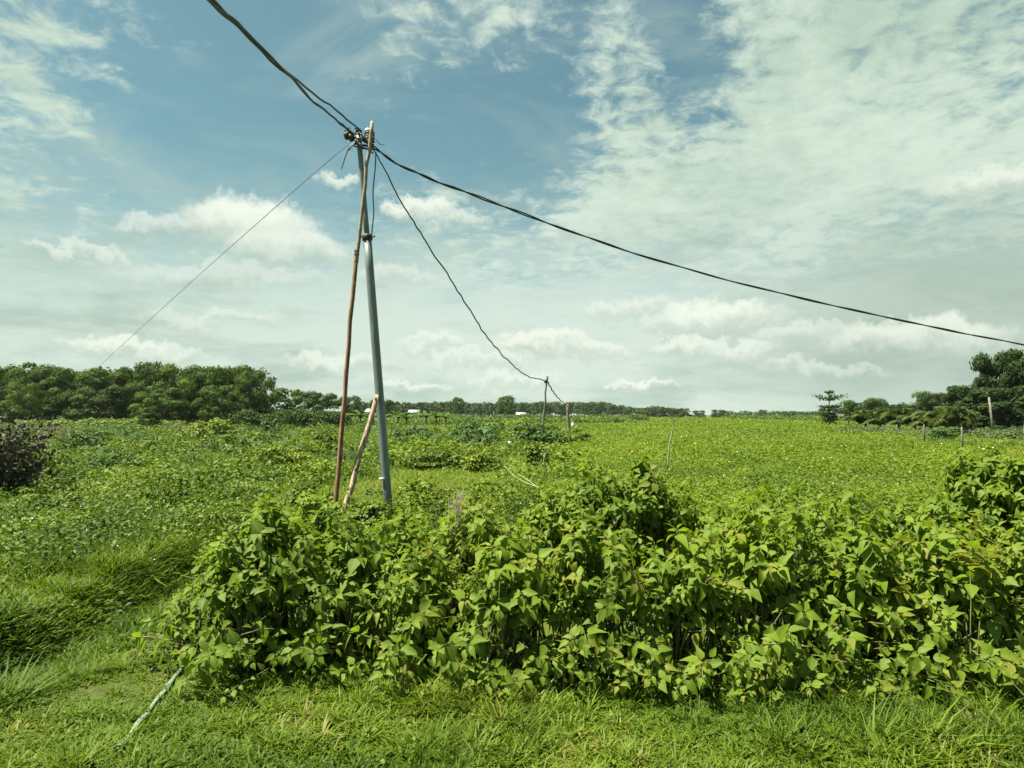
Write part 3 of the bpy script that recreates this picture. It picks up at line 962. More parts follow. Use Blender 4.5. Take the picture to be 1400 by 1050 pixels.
def build_shrubs():
    variants = []
    for vi, (tv, tf, tuv) in enumerate(LEAF_VARIANTS):
        row = []
        for k in range(N_TINT):
            row.append(make_mesh('leaf', tv, tf, np.full(len(tv), (k + 0.5) / N_TINT), tuv, True, M['shrub']))
        variants.append(row)
    allv = []
    for si, (px, d, rx, ry, H, shoots, size, tint0, lf, label) in enumerate(SHRUBS):
        cx, cy = (px - CX) / F * d, d
        g = shrub_geometry(cx, cy, rx, ry, H, shoots, size, 900 + si, tint0, low_front=lf)
        allv.append((cx, cy, float(hz(cx, cy)), g))
    # which leaves show: nearest first over a coarse picture grid
    rec = []
    for si, (cx, cy, cz, (stems, P, R, S, T)) in enumerate(allv):
        W = P + R[:, :, 1] * (S * 0.5)[:, None] + np.array([cx, cy, cz])
        for k in range(len(P)):
            rec.append((W[k, 1], si, k, W[k, 0], W[k, 2], S[k]))
    rec.sort()
    grid = np.zeros((280, 360), bool)
    shown = {}
    for (yy, si, k, xx, zz, s) in rec:
        pu, pv = photo_xy(xx, yy, zz)
        if not (0 <= pu < 1400 and 0 <= pv < 1050):
            continue
        half = F * s / yy * 0.20
        r0, r1 = int((pv - half) / 4), int((pv + half) / 4) + 1
        c0, c1 = int((pu - half) / 4), int((pu + half) / 4) + 1
        r0, c0 = max(r0, 0), max(c0, 0)
        cell = grid[r0:r1, c0:c1]
        free = 1 - cell.mean() if cell.size else 0
        if free > 0.3:
            shown.setdefault(si, []).append((free * (half ** 2), k))
        grid[r0:r1, c0:c1] = True
    for si, (px, d, rx, ry, H, shoots, size, tint0, lf, label) in enumerate(SHRUBS):
        cx, cy, cz, (stems, P, R, S, T) = allv[si]
        root = thing('leafy_shrub', (cx, cy, cz), label, 'shrub', 'shrubs of the roadside thicket')
        gs = Geo()
        for pts, rad in stems:
            gs.tube(pts, rad, 4)
        tag(gs.obj('stems', M['stem'], root, True), kind='stuff')
        best = sorted(shown.get(si, []), reverse=True)[:290]
        single = np.zeros(len(P), bool)
        single[[k for _, k in best]] = True
        vidx = rng.integers(0, len(LEAF_VARIANTS), len(P))
        for k in np.nonzero(single)[0]:
            me = variants[vidx[k]][min(N_TINT - 1, int(T[k] * N_TINT))]
            o = bpy.data.objects.new('leaf', me)
            COL.objects.link(o)
            o.parent = root
            mt = Matrix(R[k].tolist()).to_4x4() @ Matrix.Scale(S[k], 4)
            mt.translation = P[k]
            o.matrix_basis = mt
        gl = Geo()
        for vi, (tv, tf, tuv) in enumerate(LEAF_VARIANTS):
            m = (~single) & (vidx == vi)
            if m.any():
                V, Fs, t, uv = place(tv, tf, P[m], R[m], S[m], T[m], tuv)
                gl.add(V, Fs, t, uv)
        tag(gl.obj('leaves', M['shrub'], root, True), kind='stuff')


build_shrubs()

# ------------------------------------------------------------------ trees
def crown_points(kind, rs, n, seed):
    """leaf spots of a crown about 1 high and 1 wide, standing on z = 0"""
    r = np.random.default_rng(seed)
    blobs = []
    if kind == 'round':
        for k in range(50):
            a = r.random() * 2 * math.pi
            h = 0.14 + 0.70 * r.random()
            rad = 0.36 * math.sqrt(max(0.05, 1 - ((h - 0.48) / 0.55) ** 2)) * (0.55 + 0.45 * r.random())
            blobs.append((rad * math.cos(a), rad * math.sin(a), h, 0.075 + 0.07 * r.random()))
    elif kind == 'tall':
        for k in range(15):
            a = r.random() * 2 * math.pi
            h = 0.25 + 0.66 * r.random()
            rad = 0.24 * (1.1 - h) ** 0.5 * r.random()
            blobs.append((rad * math.cos(a), rad * math.sin(a), h, 0.10 + 0.08 * r.random()))
    elif kind == 'spread':
        for k in range(18):
            a = r.random() * 2 * math.pi
            h = 0.45 + 0.42 * r.random()
            rad = 0.5 * r.random() ** 0.6 * (1 - 0.5 * max(0, h - 0.6) / 0.4)
            blobs.append((rad * math.cos(a), rad * math.sin(a), h, 0.11 + 0.08 * r.random()))
    elif kind == 'bushy':
        for k in range(52):
            a = r.random() * 2 * math.pi
            h = 0.05 + 0.77 * r.random()
            rad = 0.40 * math.sqrt(max(0.05, 1 - (h - 0.3) ** 2 / 0.42)) * r.random() ** 0.3
            blobs.append((rad * math.cos(a), rad * math.sin(a), h, 0.075 + 0.07 * r.random()))
    B = np.array(blobs)
    w = B[:, 3] ** 2
    idx = r.choice(len(B), n, p=w / w.sum())
    v = unit(r.normal(size=(n, 3)))
    v[:, 2] = np.where(v[:, 2] < -0.3, -v[:, 2] * 0.6, v[:, 2])
    rad = B[idx, 3] * (0.62 + 0.45 * r.random(n) ** 0.7)
    rough = 0.75 + 0.5 * fbm(v[:, 0] * 3 + idx * 7.1, v[:, 1] * 3 + v[:, 2] * 2.3, 1.0, seed % 50, 2)
    P = B[idx, :3] + v * (rad * rough)[:, None] * np.array([1.15, 1.15, 0.85])
    hi = np.percentile(P[:, 2], 99.6)
    wi = np.percentile(np.abs(P[:, :2]), 98.5) * 2
    sc0 = np.array([1 / wi, 1 / wi, 1 / hi])
    P = P * sc0
    B = B.copy(); B[:, :3] *= sc0
    P[:, 2] = np.maximum(P[:, 2], 0.01)
    return B, P, v, idx


def leaf_soup(P, v, size, seed, tint, n_t=4):
    r = np.random.default_rng(seed)
    n = len(P)
    al = np.cross(v, unit(r.normal(size=(n, 3)))) + np.array([0, 0, -0.25])
    R = frames(al, v + 0.28 * r.normal(size=(n, 3)) + np.array([0, 0, .40]))
    return place(T_DIAMOND * np.array([1.35, 1, 1]), F_DIAMOND, P, R, size * (0.6 + 0.8 * r.random(n)), np.clip(tint + r.normal(0, .13, n), 0, 1))


def make_tree(name, kind, seed, hx, hw, leaf, n, mat, label, cat='tree', group=None, loc=(0, 0, 0)):
    """a tree hx high and hw wide: trunk with limbs, crown of small leaf faces"""
    root = thing(name, loc, label, cat, group)
    B, P, v, idx = crown_points(kind, 1, n, seed)
    r = np.random.default_rng(seed + 1)
    blob_t = r.normal(0.46, 0.17, len(B))
    sc = np.array([hw, hw, hx])
    V, Fs, t, _ = leaf_soup(P * sc, v, leaf, seed + 2, blob_t[idx])
    g = Geo()
    top = 0.7 * hx
    g.tube([(0, 0, -0.1), (0.03 * hw, 0, top * .35), (-0.02 * hw, 0.01 * hw, top * .7), (0, 0, top)], np.array([.030, .024, .016, .008]) * hx * 1.1, 7)
    for b in B[::2]:
        z0 = hx * min(0.6, 0.15 + 0.5 * b[2])
        e = b[:3] * sc
        g.tube([(0, 0, z0), (e[0] * .5, e[1] * .5, (z0 + e[2]) * .5), tuple(e)], np.array([.012, .008, .003]) * hx, 4)
    g.obj('trunk', M['bark'], root, True)
    link('crown', make_mesh('crown', V, Fs, t, mat=mat), root)
    return root


PROTO = {}


def tree(key, px, top, width, d, label, group=None, name='broadleaf_tree', base=None, seed=0):
    """place a copy of a tree kind so that its top and width come out at these photo sizes"""
    kind, s0, leaf, n, mat = TREE_KINDS[key]
    p = at(px, top, d)
    h = p[2] - float(hz(p[0], d))
    w = width / F * d
    if key not in PROTO:
        o = make_tree(name, kind, s0, 1.0 * 8, 1.0 * 8, leaf, n, M[mat], label, 'tree', group)
        PROTO[key] = o
    else:
        o = copy_tree(PROTO[key])
        o.name = name
        tag(o, label, 'tree')
        if group: o['group'] = group
        elif 'group' in o: del o['group']
    o.location = (p[0], d, float(hz(p[0], d)))
    o.rotation_euler = (0, 0, (seed * 2.399 + px * 0.013) % 6.283)
    o.scale = (w / 8, w / 8, h / 8)
    return o


TREE_KINDS = {
    'a': ('round', 101, .30, 11000, 'tree'), 'b': ('round', 202, .28, 11000, 'tree_light'), 'c': ('bushy', 303, .28, 12000, 'tree'), 'd': ('bushy', 404, .30, 12000, 'tree_dark'),
    'e': ('spread', 505, .26, 6500, 'tree_dark'), 'f': ('tall', 606, .30, 5000, 'tree_dark'), 'k': ('bushy', 414, .40, 13000, 'tree_deep'), 'g': ('bushy', 707, .50, 2600, 'tree_dark'), 'h': ('round', 808, .50, 2600, 'tree'),
}
WL = 'trees of the wood on the left'
FT = 'single trees along the far field edge'
WR = 'trees behind the fence on the right'
TREES = [
    ('d', -60, 494, 120, 92, 'dark tree of the left wood, half outside the left frame edge', WL),
    ('c', 10, 496, 90, 90, 'dense tree at the left frame edge, tallest of the level tops there', WL),
    ('d', 62, 500, 80, 92, 'dark tree of the left wood just behind the small pale feathery tree', WL),
    ('c', 108, 504, 75, 90, 'dense tree of the left wood left of where the thin wire ends', WL),
    ('a', 148, 506, 70, 92, 'round tree of the left wood behind the end of the thin wire', WL),
    ('d', 180, 505, 55, 94, 'low dark tree in the dip of the left wood roofline', WL),
    ('c', 212, 496, 62, 91, 'tall tree with knobbly top, highest point of the left wood', WL),
    ('b', 250, 500, 70, 90, 'yellowish green tree right of the knobbly highest tree', WL),
    ('c', 288, 503, 70, 90, 'bushy tree near the right end of the left wood, above the dark gap', WL),
    ('a', 318, 501, 66, 88, 'rounded tall tree second from the right end of the left wood', WL),
    ('c', 348, 509, 58, 86, 'round ended tree closing the right end of the left wood', WL),
    ('b', 32, 524, 46, 80, 'small pale feathery tree in front of the left wood', WL),
    ('c', 222, 530, 70, 84, 'low bushy tree in front of the knobbly highest tree', WL),
    ('c', 300, 528, 62, 82, 'low lighter bushy tree before the right end of the left wood', WL),
    ('d', 140, 528, 70, 86, 'low dark bushy tree at the foot of the wood below the wire end', WL),
    ('h', 396, 531, 60, 130, 'pale green tree standing behind the hedge, just right of the left wood', FT),
    ('d', 438, 536, 60, 88, 'dark spreading tree over the hedge left of the long prop', FT),
    ('g', 478, 541, 36, 150, 'dark tree seen behind the long rusty prop', FT),
    ('g', 523, 546, 40, 170, 'dark tree seen beside the grey pole', FT),
    ('h', 627, 543, 19, 200, 'narrow upright tree alone in the gap left of the round tree', FT),
    ('h', 691, 541, 27, 230, 'round dense tree rising above the far dark wood', FT),
    ('g', 935, 558, 20, 330, 'small round tree right of the far wood, first of three', FT),
    ('g', 955, 561, 20, 330, 'low small tree between two round ones on the horizon', FT),
    ('g', 983, 560, 22, 330, 'small round tree, last of three before the open horizon', FT),
    ('h', 1043, 560, 13, 380, 'lone small round tree standing on the open horizon', FT),
    ('g', 1022, 565, 20, 420, 'very low hazy tree left of the lone round tree', FT),
    ('e', 1160, 547, 34, 95, 'dark small crowned tree right of the tiered tree', WR),
    ('e', 1196, 544, 44, 105, 'flat topped dark tree behind the young palms', WR),
    ('e', 1262, 535, 44, 100, 'flat crowned dark tree above the young palms, rising left of the wood', WR),
    ('k', 1290, 537, 40, 100, 'low dark tree between the flat crowned tree and the tall right wood', WR),
    ('k', 1318, 528, 50, 84, 'middle sized dark tree stepping up to the tall right wood', WR),
    ('k', 1368, 481, 66, 62, 'tall dark tree with layered crown behind the leaning pale post', WR),
    ('k', 1412, 492, 70, 56, 'tall dense tree cut by the right frame edge', WR),
    ('k', 1470, 478, 110, 60, 'large dark tree just outside the right frame edge', WR),
    ('k', 1372, 530, 90, 54, 'low dark tree filling the shade behind the leaning pale post', WR),
    ('d', 205, 556, 28, 62, 'small dark round bush tree alone on the paddy edge', WL),
]


def build_trees():
    for i, (key, px, top, w, d, label, grp) in enumerate(TREES):
        tree(key, px, top, w, d, label, grp, seed=i)

    def mass(name, label, spots, n, leaf, mat):
        g = Geo()
        for i, (kind, px, top, w, d) in enumerate(spots):
            B, P, v, idx = crown_points(kind, 1, n, 40 + i % 9)
            p = at(px, top, d)
            a = i * 2.4
            c, s = math.cos(a), math.sin(a)
            P2 = np.stack([P[:, 0] * c - P[:, 1] * s, P[:, 0] * s + P[:, 1] * c, P[:, 2]], -1)
            v2 = np.stack([v[:, 0] * c - v[:, 1] * s, v[:, 0] * s + v[:, 1] * c, v[:, 2]], -1)
            sc = np.array([w / F * d, w / F * d, p[2]])
            V, Fs, t, _ = leaf_soup(P2 * sc + np.array([p[0], d, 0]), v2, leaf, i, 0.3 + 0.25 * random.random())
            g.add(V, Fs, t)
            g.tube([(p[0], d, -.2), (p[0], d, p[2] * .6)], [p[2] * .025, p[2] * .012], 5, .3)
        o = g.obj(name, M[mat])
        return tag(o, label, 'woodland', kind='stuff')
    r = random.Random(5)
    spots = [('bushy', px, 503 + r.uniform(0, 9) + (4 if 170 < px < 195 else 0), 85, 98 + r.uniform(0, 22)) for px in range(-120, 345, 13)]
    mass('woodland', 'unbroken dark depth of the wood behind the front trees on the left', spots, 1500, .42, 'tree_dark')
    spots = []
    px = 590
    while px < 862:
        e = max(0, px - 820) / 42
        spots.append(('tall' if r.random() < .75 else 'bushy', px, 550.6 + r.uniform(-2.2, 2.6) + e * 7, r.uniform(11, 16), 430 + r.uniform(0, 60)))
        px += r.uniform(2.6, 4.4)
    for px in range(872, 928, 5):
        spots.append(('bushy', px, 555.5 + abs(px - 895) * .12 + r.uniform(-.8, 1.5), 15, 400 + r.uniform(0, 30)))
    for px in range(486, 600, 6):
        spots.append(('bushy', px, 549 + (px - 486) * .03 + r.uniform(-2, 3), 18, 330 + r.uniform(0, 60)))
    mass('far_woodland', 'long dark wood on the far horizon in the middle', spots, 620, .95, 'tree_dark')
    spots = [('bushy', px, 564.0 + r.uniform(-2.4, 1.0), 20, 520 + r.uniform(0, 60)) for px in range(990, 1125, 7)]
    spots += [('bushy', px, 564.0 + r.uniform(-2.5, 1.0), 20, 400) for px in range(1070, 1125, 9)]
    mass('horizon_woodland', 'thin pale line of bushes on the horizon left of the tiered tree', spots, 300, .9, 'tree_dark')
    spots = [('bushy', px, 540 - max(0, px - 1290) * .28 + r.uniform(0, 8), 60, 105 + r.uniform(0, 14)) for px in range(1285, 1540, 14)]
    spots += [('bushy', px, 548 + r.uniform(0, 8), 36, 125 + r.uniform(0, 14)) for px in range(1170, 1300, 14)]
    mass('right_woodland', 'dark wood filling the space behind the right-hand trees', spots, 1100, .45, 'tree_deep')


build_trees()


def hedge(name, label, p0, p1, h, wdt, n, leaf, mat, cat='hedge', kind=None, tint=.4, posts=0):
    p0, p1 = np.array(p0, float), np.array(p1, float)
    tt = rng.random(n)
    c = p0[None] + (p1 - p0)[None] * tt[:, None]
    dirv = unit((p1 - p0)[None])[0]
    nrm = np.array([-dirv[1], dirv[0]])
    s = rng.uniform(-1, 1, n)
    L = np.linalg.norm(p1 - p0)
    hh = h * (0.55 + 0.75 * fbm(tt * L, s * 0.4, max(1.0, h), 21, 3)) * np.sqrt(np.clip(1 - 0.75 * s * s, 0.05, 1))
    u = rng.random(n) ** 0.45
    x = c[:, 0] + nrm[0] * s * wdt / 2
    y = c[:, 1] + nrm[1] * s * wdt / 2
    P = np.stack([x, y, hz(x, y) + hh * u], -1)
    v = unit(np.stack([nrm[0] * s, nrm[1] * s - .3, u * 1.2], -1) + 0.5 * rng.normal(size=(n, 3)))
    T = np.clip(tint + .5 * (fbm(x, y, 2.0, 23, 3) - .5) + .25 * (u - .6), 0, 1)
    V, Fs, t, _ = leaf_soup(P, v, leaf, 77, T)
    if kind == 'stuff':
        o = link(name, make_mesh(name, V, Fs, t, mat=M[mat]))
        return tag(o, label, cat, kind='stuff')
    mid = (p0 + p1) / 2
    root = thing(name, (mid[0], mid[1], 0), label, cat)
    off = np.array([mid[0], mid[1], 0])
    tag(link('foliage', make_mesh('foliage', V - off, Fs, t, mat=M[mat]), root), kind='stuff')
    g = Geo()
    for k in range(int(L / 1.1)):
        q = p0 + (p1 - p0) * (k + .5) / int(L / 1.1) + rng.normal(0, .15, 2)
        g.tube([(q[0] - mid[0], q[1] - mid[1], -.1), (q[0] - mid[0] + rng.normal(0, .1), q[1] - mid[1], h * .8)], [.05, .03], 5)
    tag(g.obj('stems', M['bark'], root), kind='stuff')
    return root


def X(px, d):
    return (px - CX) / F * d


def build_mid_vegetation():
    hedge('dark_hedge', 'dark clipped looking hedge running right from the left wood', (X(298, 80), 80), (X(478, 86), 86), 2.05, 2.4, 11000, .26, 'tree_dark', tint=.5)
    hedge('field_strip', 'pale green strip of tall plants at the foot of the left wood', (X(-120, 70), 70), (X(250, 72), 72), 1.25, 3.0, 9000, .24, 'weed', 'plants', 'stuff', .45)
    hedge('paddy_crop', 'flat strip of young green paddy on the left', (X(-100, 54), 54), (X(420, 58), 58), .35, 12, 30000, .20, 'paddy', 'crop', 'stuff', .45)
    hedge('dry_strip', 'brown dry grass strip along the far side of the paddy', (X(30, 64), 64), (X(300, 66), 66), .55, 2.2, 5000, .20, 'dry_grass', 'dry grass', 'stuff', .4)
    hedge('dry_strip', 'darker brown patch at the near left corner of the paddy', (X(55, 46), 46), (X(120, 47), 47), .5, 1.5, 1500, .16, 'dry_grass', 'dry grass', 'stuff', .1)
    hedge('dry_scrub', 'brownish scrub strip across the middle distance', (X(560, 150), 150), (X(880, 165), 165), 1.7, 8, 9000, .45, 'weed', 'scrub', 'stuff', .12)
    hedge('scrub', 'dull green scrub in front of the far wood', (X(470, 105), 105), (X(860, 125), 125), 1.25, 8, 10000, .34, 'weed', 'scrub', 'stuff', .30)
    hedge('crop_rows', 'dull brownish crop row behind the fence posts', (X(1148, 62), 62), (X(1420, 44), 44), .62, 3, 9000, .16, 'palm', 'crop', 'stuff', .12)
    hedge('edge_scrub', 'dark low scrub under the tiered tree and far field edge', (X(1000, 240), 240), (X(1150, 150), 150), 1.5, 5, 5000, .5, 'tree', 'scrub', 'stuff', .4)

    # shrub round the thin far pole
    def clump(name, px, d, top, width, label, mat, n, leaf, tint=.4, grp=None):
        p = at(px, top, d)
        z0 = float(hz(p[0], d))
        h, w = p[2] - z0, width / F * d
        root = thing(name, (p[0], d, z0), label, 'shrub', grp)
        B, P, v, idx = crown_points('bushy', 1, n, int(px))
        # ragged outline: whole sprays pushed in and out
        rr = np.random.default_rng(int(px) + 5)
        push = rr.normal(1, .22, len(B))[idx]
        P = P * np.stack([0.6 + .4 * push, 0.6 + .4 * push, push], -1)
        P[:, 2] /= np.percentile(P[:, 2], 99.5)
        V, Fs, t, _ = leaf_soup(P * np.array([w, w * .8, h]), v * .6 + np.array([0, 0, .7]), leaf, int(px) + 1, rr.normal(tint + (.22 if mat == 'weed' else .15), .14, len(B))[idx])
        link('foliage', make_mesh('foliage', V, Fs, t, mat=M[mat]), root)
        g = Geo()
        for b in B[:8]:
            e = b[:3] * np.array([w, w * .8, h])
            g.tube([(0, 0, -.05), tuple(e * np.array([.4, .4, .6])), tuple(e)], [.02 * h, .014 * h, .006 * h], 4)
        g.obj('stems', M['stem'], root)
        return root
    G1 = 'bushes standing out of the field weeds'
    for a in (('field_bush', 730, 33, 578, 62, 'dark bush at the foot of the thin leaning pole', 'dark_weed', 2600, .13, .55),
              ('field_bush', 778, 36, 581, 60, 'leafy bush before the short post with the white bag', 'weed', 2400, .13, .35),
              ('field_bush', 735, 22, 608, 30, 'small bush with pale tips below the thin leaning pole', 'weed', 1500, .09, .35),
              ('field_bush', 605, 21, 612, 105, 'wide low bush behind the grassy clearing', 'weed', 3600, .085, .14),
              ('field_bush', 560, 40, 576, 60, 'dark green bush right of the short prop top', 'dark_weed', 2200, .16, .6),
              ('field_bush', 655, 42, 574, 80, 'wide bluish bush at the back of the middle field', 'dark_weed', 2600, .17, .65),
              ('field_bush', 700, 52, 572, 70, 'yellow green bush left of the thin leaning pole', 'weed', 2400, .2, .6),
              ('field_bush', 290, 42, 573, 62, 'bushy mound with pale tops before the left wood', 'weed', 2200, .16, .55),
              ('field_bush', 372, 44, 574, 26, 'small dark bush on the paddy edge under the hedge', 'dark_weed', 1200, .16, .4),
              ('field_bush', 18, 20, 578, 110, 'broad yellow green bush at the left frame edge', 'weed', 3600, .10, .40),
              ('field_bush', 255, 16, 640, 110, 'low spreading leafy bush in the left field, broad leaves', 'weed', 3200, .08, .35),
              ('field_bush', 130, 12.5, 655, 120, 'low pale leafed bush in the near left field', 'weed', 3000, .075, .5),
              ('field_bush', 150, 8.3, 735, 110, 'dark leafy weed clump on the bank at left', 'weed', 2400, .06, .22),
              ('field_bush', 62, 9.8, 668, 90, 'pale rounded weed clump just below the dark dry bush', 'weed', 2200, .06, .42),
              ('field_bush', 70, 15, 618, 95, 'broad weed clump right beside the dark dry bush', 'weed', 2600, .075, .30),
              ('field_bush', 165, 17, 612, 70, 'dark weed clump mid left, below the paddy weeds', 'dark_weed', 1800, .08, .5),
              ('field_bush', 222, 11.2, 668, 76, 'yellowish weed clump above the grassy bank', 'weed', 2000, .06, .50),
              ('field_bush', 318, 15, 628, 84, 'leafy mound left of the long prop, half way to the hedge', 'weed', 2400, .07, .24),
              ('field_bush', 385, 18, 610, 70, 'light green mound left of the long prop foot', 'weed', 2000, .08, .48),
              ('field_bush', 425, 12, 648, 60, 'small leafy mound touching the left of the long prop', 'weed', 1800, .06, .35),
              ('field_bush', 110, 30, 586, 60, 'low dark mound near the paddy corner', 'dark_weed', 1600, .12, .55),
              ('field_bush', 330, 30, 585, 66, 'spreading mound under the right end of the left wood', 'weed', 1800, .12, .35),
              ('field_bush', 440, 27, 590, 46, 'bushy mound just left of the long prop, far back', 'weed', 1600, .11, .28),
              ('field_bush', 575, 26, 590, 60, 'leafy mound right of the grey pole at mid height', 'weed', 1800, .11, .36),
              ('field_bush', 660, 20, 612, 60, 'pale leafy mound at the right end of the clearing', 'weed', 1800, .08, .46),
              ('field_bush', 505, 9.6, 672, 60, 'climbing weeds gathered at the grey pole foot', 'weed', 2000, .06, .35),
              ('field_bush', 1288, 38, 585, 40, 'dark rounded bush between two fence posts', 'dark_weed', 1500, .13, .45)):
        clump(*a, grp=G1)
    # brown dry bush at the left edge
    root = thing('dry_bush', (X(2, 11.8), 11.8, float(hz(X(2, 11.8), 11.8))), 'dark brown dry bush at the left frame edge', 'shrub')
    root.scale = (1.2, 1.2, 1.12)
    g = Geo()
    r = np.random.default_rng(3)
    LP = []
    for k in range(150):
        a, h = r.random() * 6.283, 0.45 + 0.95 * r.random()
        rd = 0.15 + 0.50 * r.random()
        e = np.array([math.cos(a) * rd, math.sin(a) * rd, h])
        b = np.array([r.normal(0, .15), r.normal(0, .15), -.03])
        mpt = (b + e) / 2 + r.normal(0, .05, 3)
        g.tube([b, mpt, e], [.008, .006, .003], 4)
        for q in range(20):
            LP.append(mpt + (e - mpt) * 1.08 * r.random() + r.normal(0, .05, 3))
    g.obj('twigs', M['dead'], root)['kind'] = 'stuff'
    LP = np.array(LP)
    V, Fs, t, _ = leaf_soup(LP, unit(r.normal(size=(len(LP), 3))), .06, 5, .3)
    tag(link('dead_leaves', make_mesh('dead_leaves', V, Fs, t, mat=M['dead']), root), kind='stuff')
    # dry tuft in the thicket
    root = thing('dry_tuft', (X(622, 7.0), 7.0, float(hz(X(622, 7.0), 7.0))), 'dry grey brown twig tuft behind the thicket, right of the grey pole', 'dead plant')
    g = Geo()
    for k in range(110):
        a = r.random() * 6.283
        e = np.array([math.cos(a) * .16 * r.random() + .06, math.sin(a) * .15 * r.random(), 0.45 + .40 * r.random()])
        b = np.array([r.normal(0, .05), r.normal(0, .05), 0])
        g.tube([b, (b + e) / 2 + r.normal(0, .02, 3), e], [.004, .003, .0015], 3)
    g.obj('twigs', M['dry'], root)['kind'] = 'stuff'

    # broad-leaved dark weeds standing in the left field
    def broad(px, d, h, label, first=[None]):
        p = (X(px, d), d, float(hz(X(px, d), d)))
        if first[0] is None:
            root = thing('broad_leaf_weed', p, label, 'plant', 'broad-leaved weeds in the field')
            r = np.random.default_rng(8)
            for k in range(22):
                a = k * 2.4 + r.normal(0, .2)
                hh = .25 + .60 * r.random()
                rd = .10 + .24 * r.random()
                e = np.array([math.cos(a) * rd, math.sin(a) * rd, hh])
                g = Geo().tube([(0, 0, 0), e * np.array([.3, .3, .7]), e], [.016, .012, .007], 4)
                g.obj('stalk', M['stem'], root)
                tv, tf, tuv = shrub_leaf(.35, .06, .42, 0)
                al = np.array([[math.cos(a), math.sin(a), -.25]])
                V, Fs, t, _ = place(tv, tf, e[None], frames(al, np.array([[-.2 * math.cos(a), -.2 * math.sin(a), 1.0]])), np.array([.20 + .10 * r.random()]), np.array([.25 + .5 * r.random()]))
                link('leaf', make_mesh('leaf', V, Fs, t, smooth=True, mat=M['dark_weed']), root)
            first[0] = root
        else:
            root = copy_tree(first[0])
            root['label'] = label
            root.location = p
        root.rotation_euler = (0, 0, px * 1.7)
        root.scale = (h, h, h)
    for px, d, h, label in ((205, 27, 1.0, 'dark broad-leaved weed alone before the paddy strip, left of its pair'), (192, 29, .9, 'dark broad-leaved weed behind its neighbour before the paddy strip'),
                            (122, 26, .8, 'low dark broad-leaved weed in the left field'), (245, 31, 1.0, 'pale topped broad-leaved weed right of the pair by the paddy strip'),
                            (325, 23, 1.1, 'tall dark broad-leaved weed below the end of the hedge'), (362, 26, 1.0, 'dark broad-leaved weed right of the tall one below the hedge'),
                            (393, 25, 1.0, 'dark broad-leaved weed left of the long prop'), (408, 22, 1.0, 'dark broad-leaved weed close left of the long prop'),
                            (470, 21, .9, 'dark broad-leaved weed seen between the two props'), (510, 25, 1.1, 'dark broad-leaved weed touching the grey pole on its left'),
                            (578, 29, 1.0, 'dark broad-leaved weed right of the grey pole'), (600, 33, 1.1, 'dark broad-leaved weed behind the clearing'),
                            (645, 30, 1.1, 'bluish broad-leaved weed left of the light blue litter'), (668, 31, 1.1, 'bluish broad-leaved weed nearest the light blue litter'),
                            (630, 34, 1.0, 'broad-leaved weed far behind the clearing')):
        broad(px, d, h, label)


build_mid_vegetation()


# ------------------------------------------------------------------ bananas, palms, tiered tree
def banana(px, d, h, label, first=[None]):
    p = (X(px, d), d, float(hz(X(px, d), d)))
    if first[0] is None:
        root = thing('banana_plant', p, label, 'banana plant', 'banana plants by the far sheds')
        r = np.random.default_rng(4)
        Geo().tube([(0, 0, -.1), (.02, 0, .6), (0, .02, 1.2)], [.13, .11, .06], 8).obj('stem', M['stem'], root, True)
        for k in range(9):
            a = k * 2.4
            n = 7
            L = 1.5 + .5 * r.random()
            el = .3 + .9 * r.random()
            t = np.linspace(0, 1, n)
            rr = L * (math.cos(el) * t + .25 * t * t)
            zz = 1.1 + L * (math.sin(el) * t - .75 * t * t * (1 - el * .4))
            w = .24 * np.sin(np.clip(t * .92 + .10, 0, 1) * math.pi) ** .6
            sd = np.array([-math.sin(a), math.cos(a), 0])
            c = np.stack([math.cos(a) * rr, math.sin(a) * rr, zz], -1)
            V = np.concatenate([c, c + sd * w[:, None] - np.array([0, 0, .05]), c - sd * w[:, None] - np.array([0, 0, .05])])
            i = np.arange(n - 1)
            q = np.concatenate([np.stack([i, i + 1, i + 1 + n, i + n], -1), np.stack([i, i + 2 * n, i + 1 + 2 * n, i + 1], -1)])
            link('leaf', make_mesh('leaf', V, q, np.full(len(V), .3 + .6 * r.random()), smooth=True, mat=M['banana']), root)
        first[0] = root
    else:
        root = copy_tree(first[0])
        root['label'] = label
        root.location = p
    root.rotation_euler = (0, 0, px * 2.3)
    root.scale = (h, h, h)


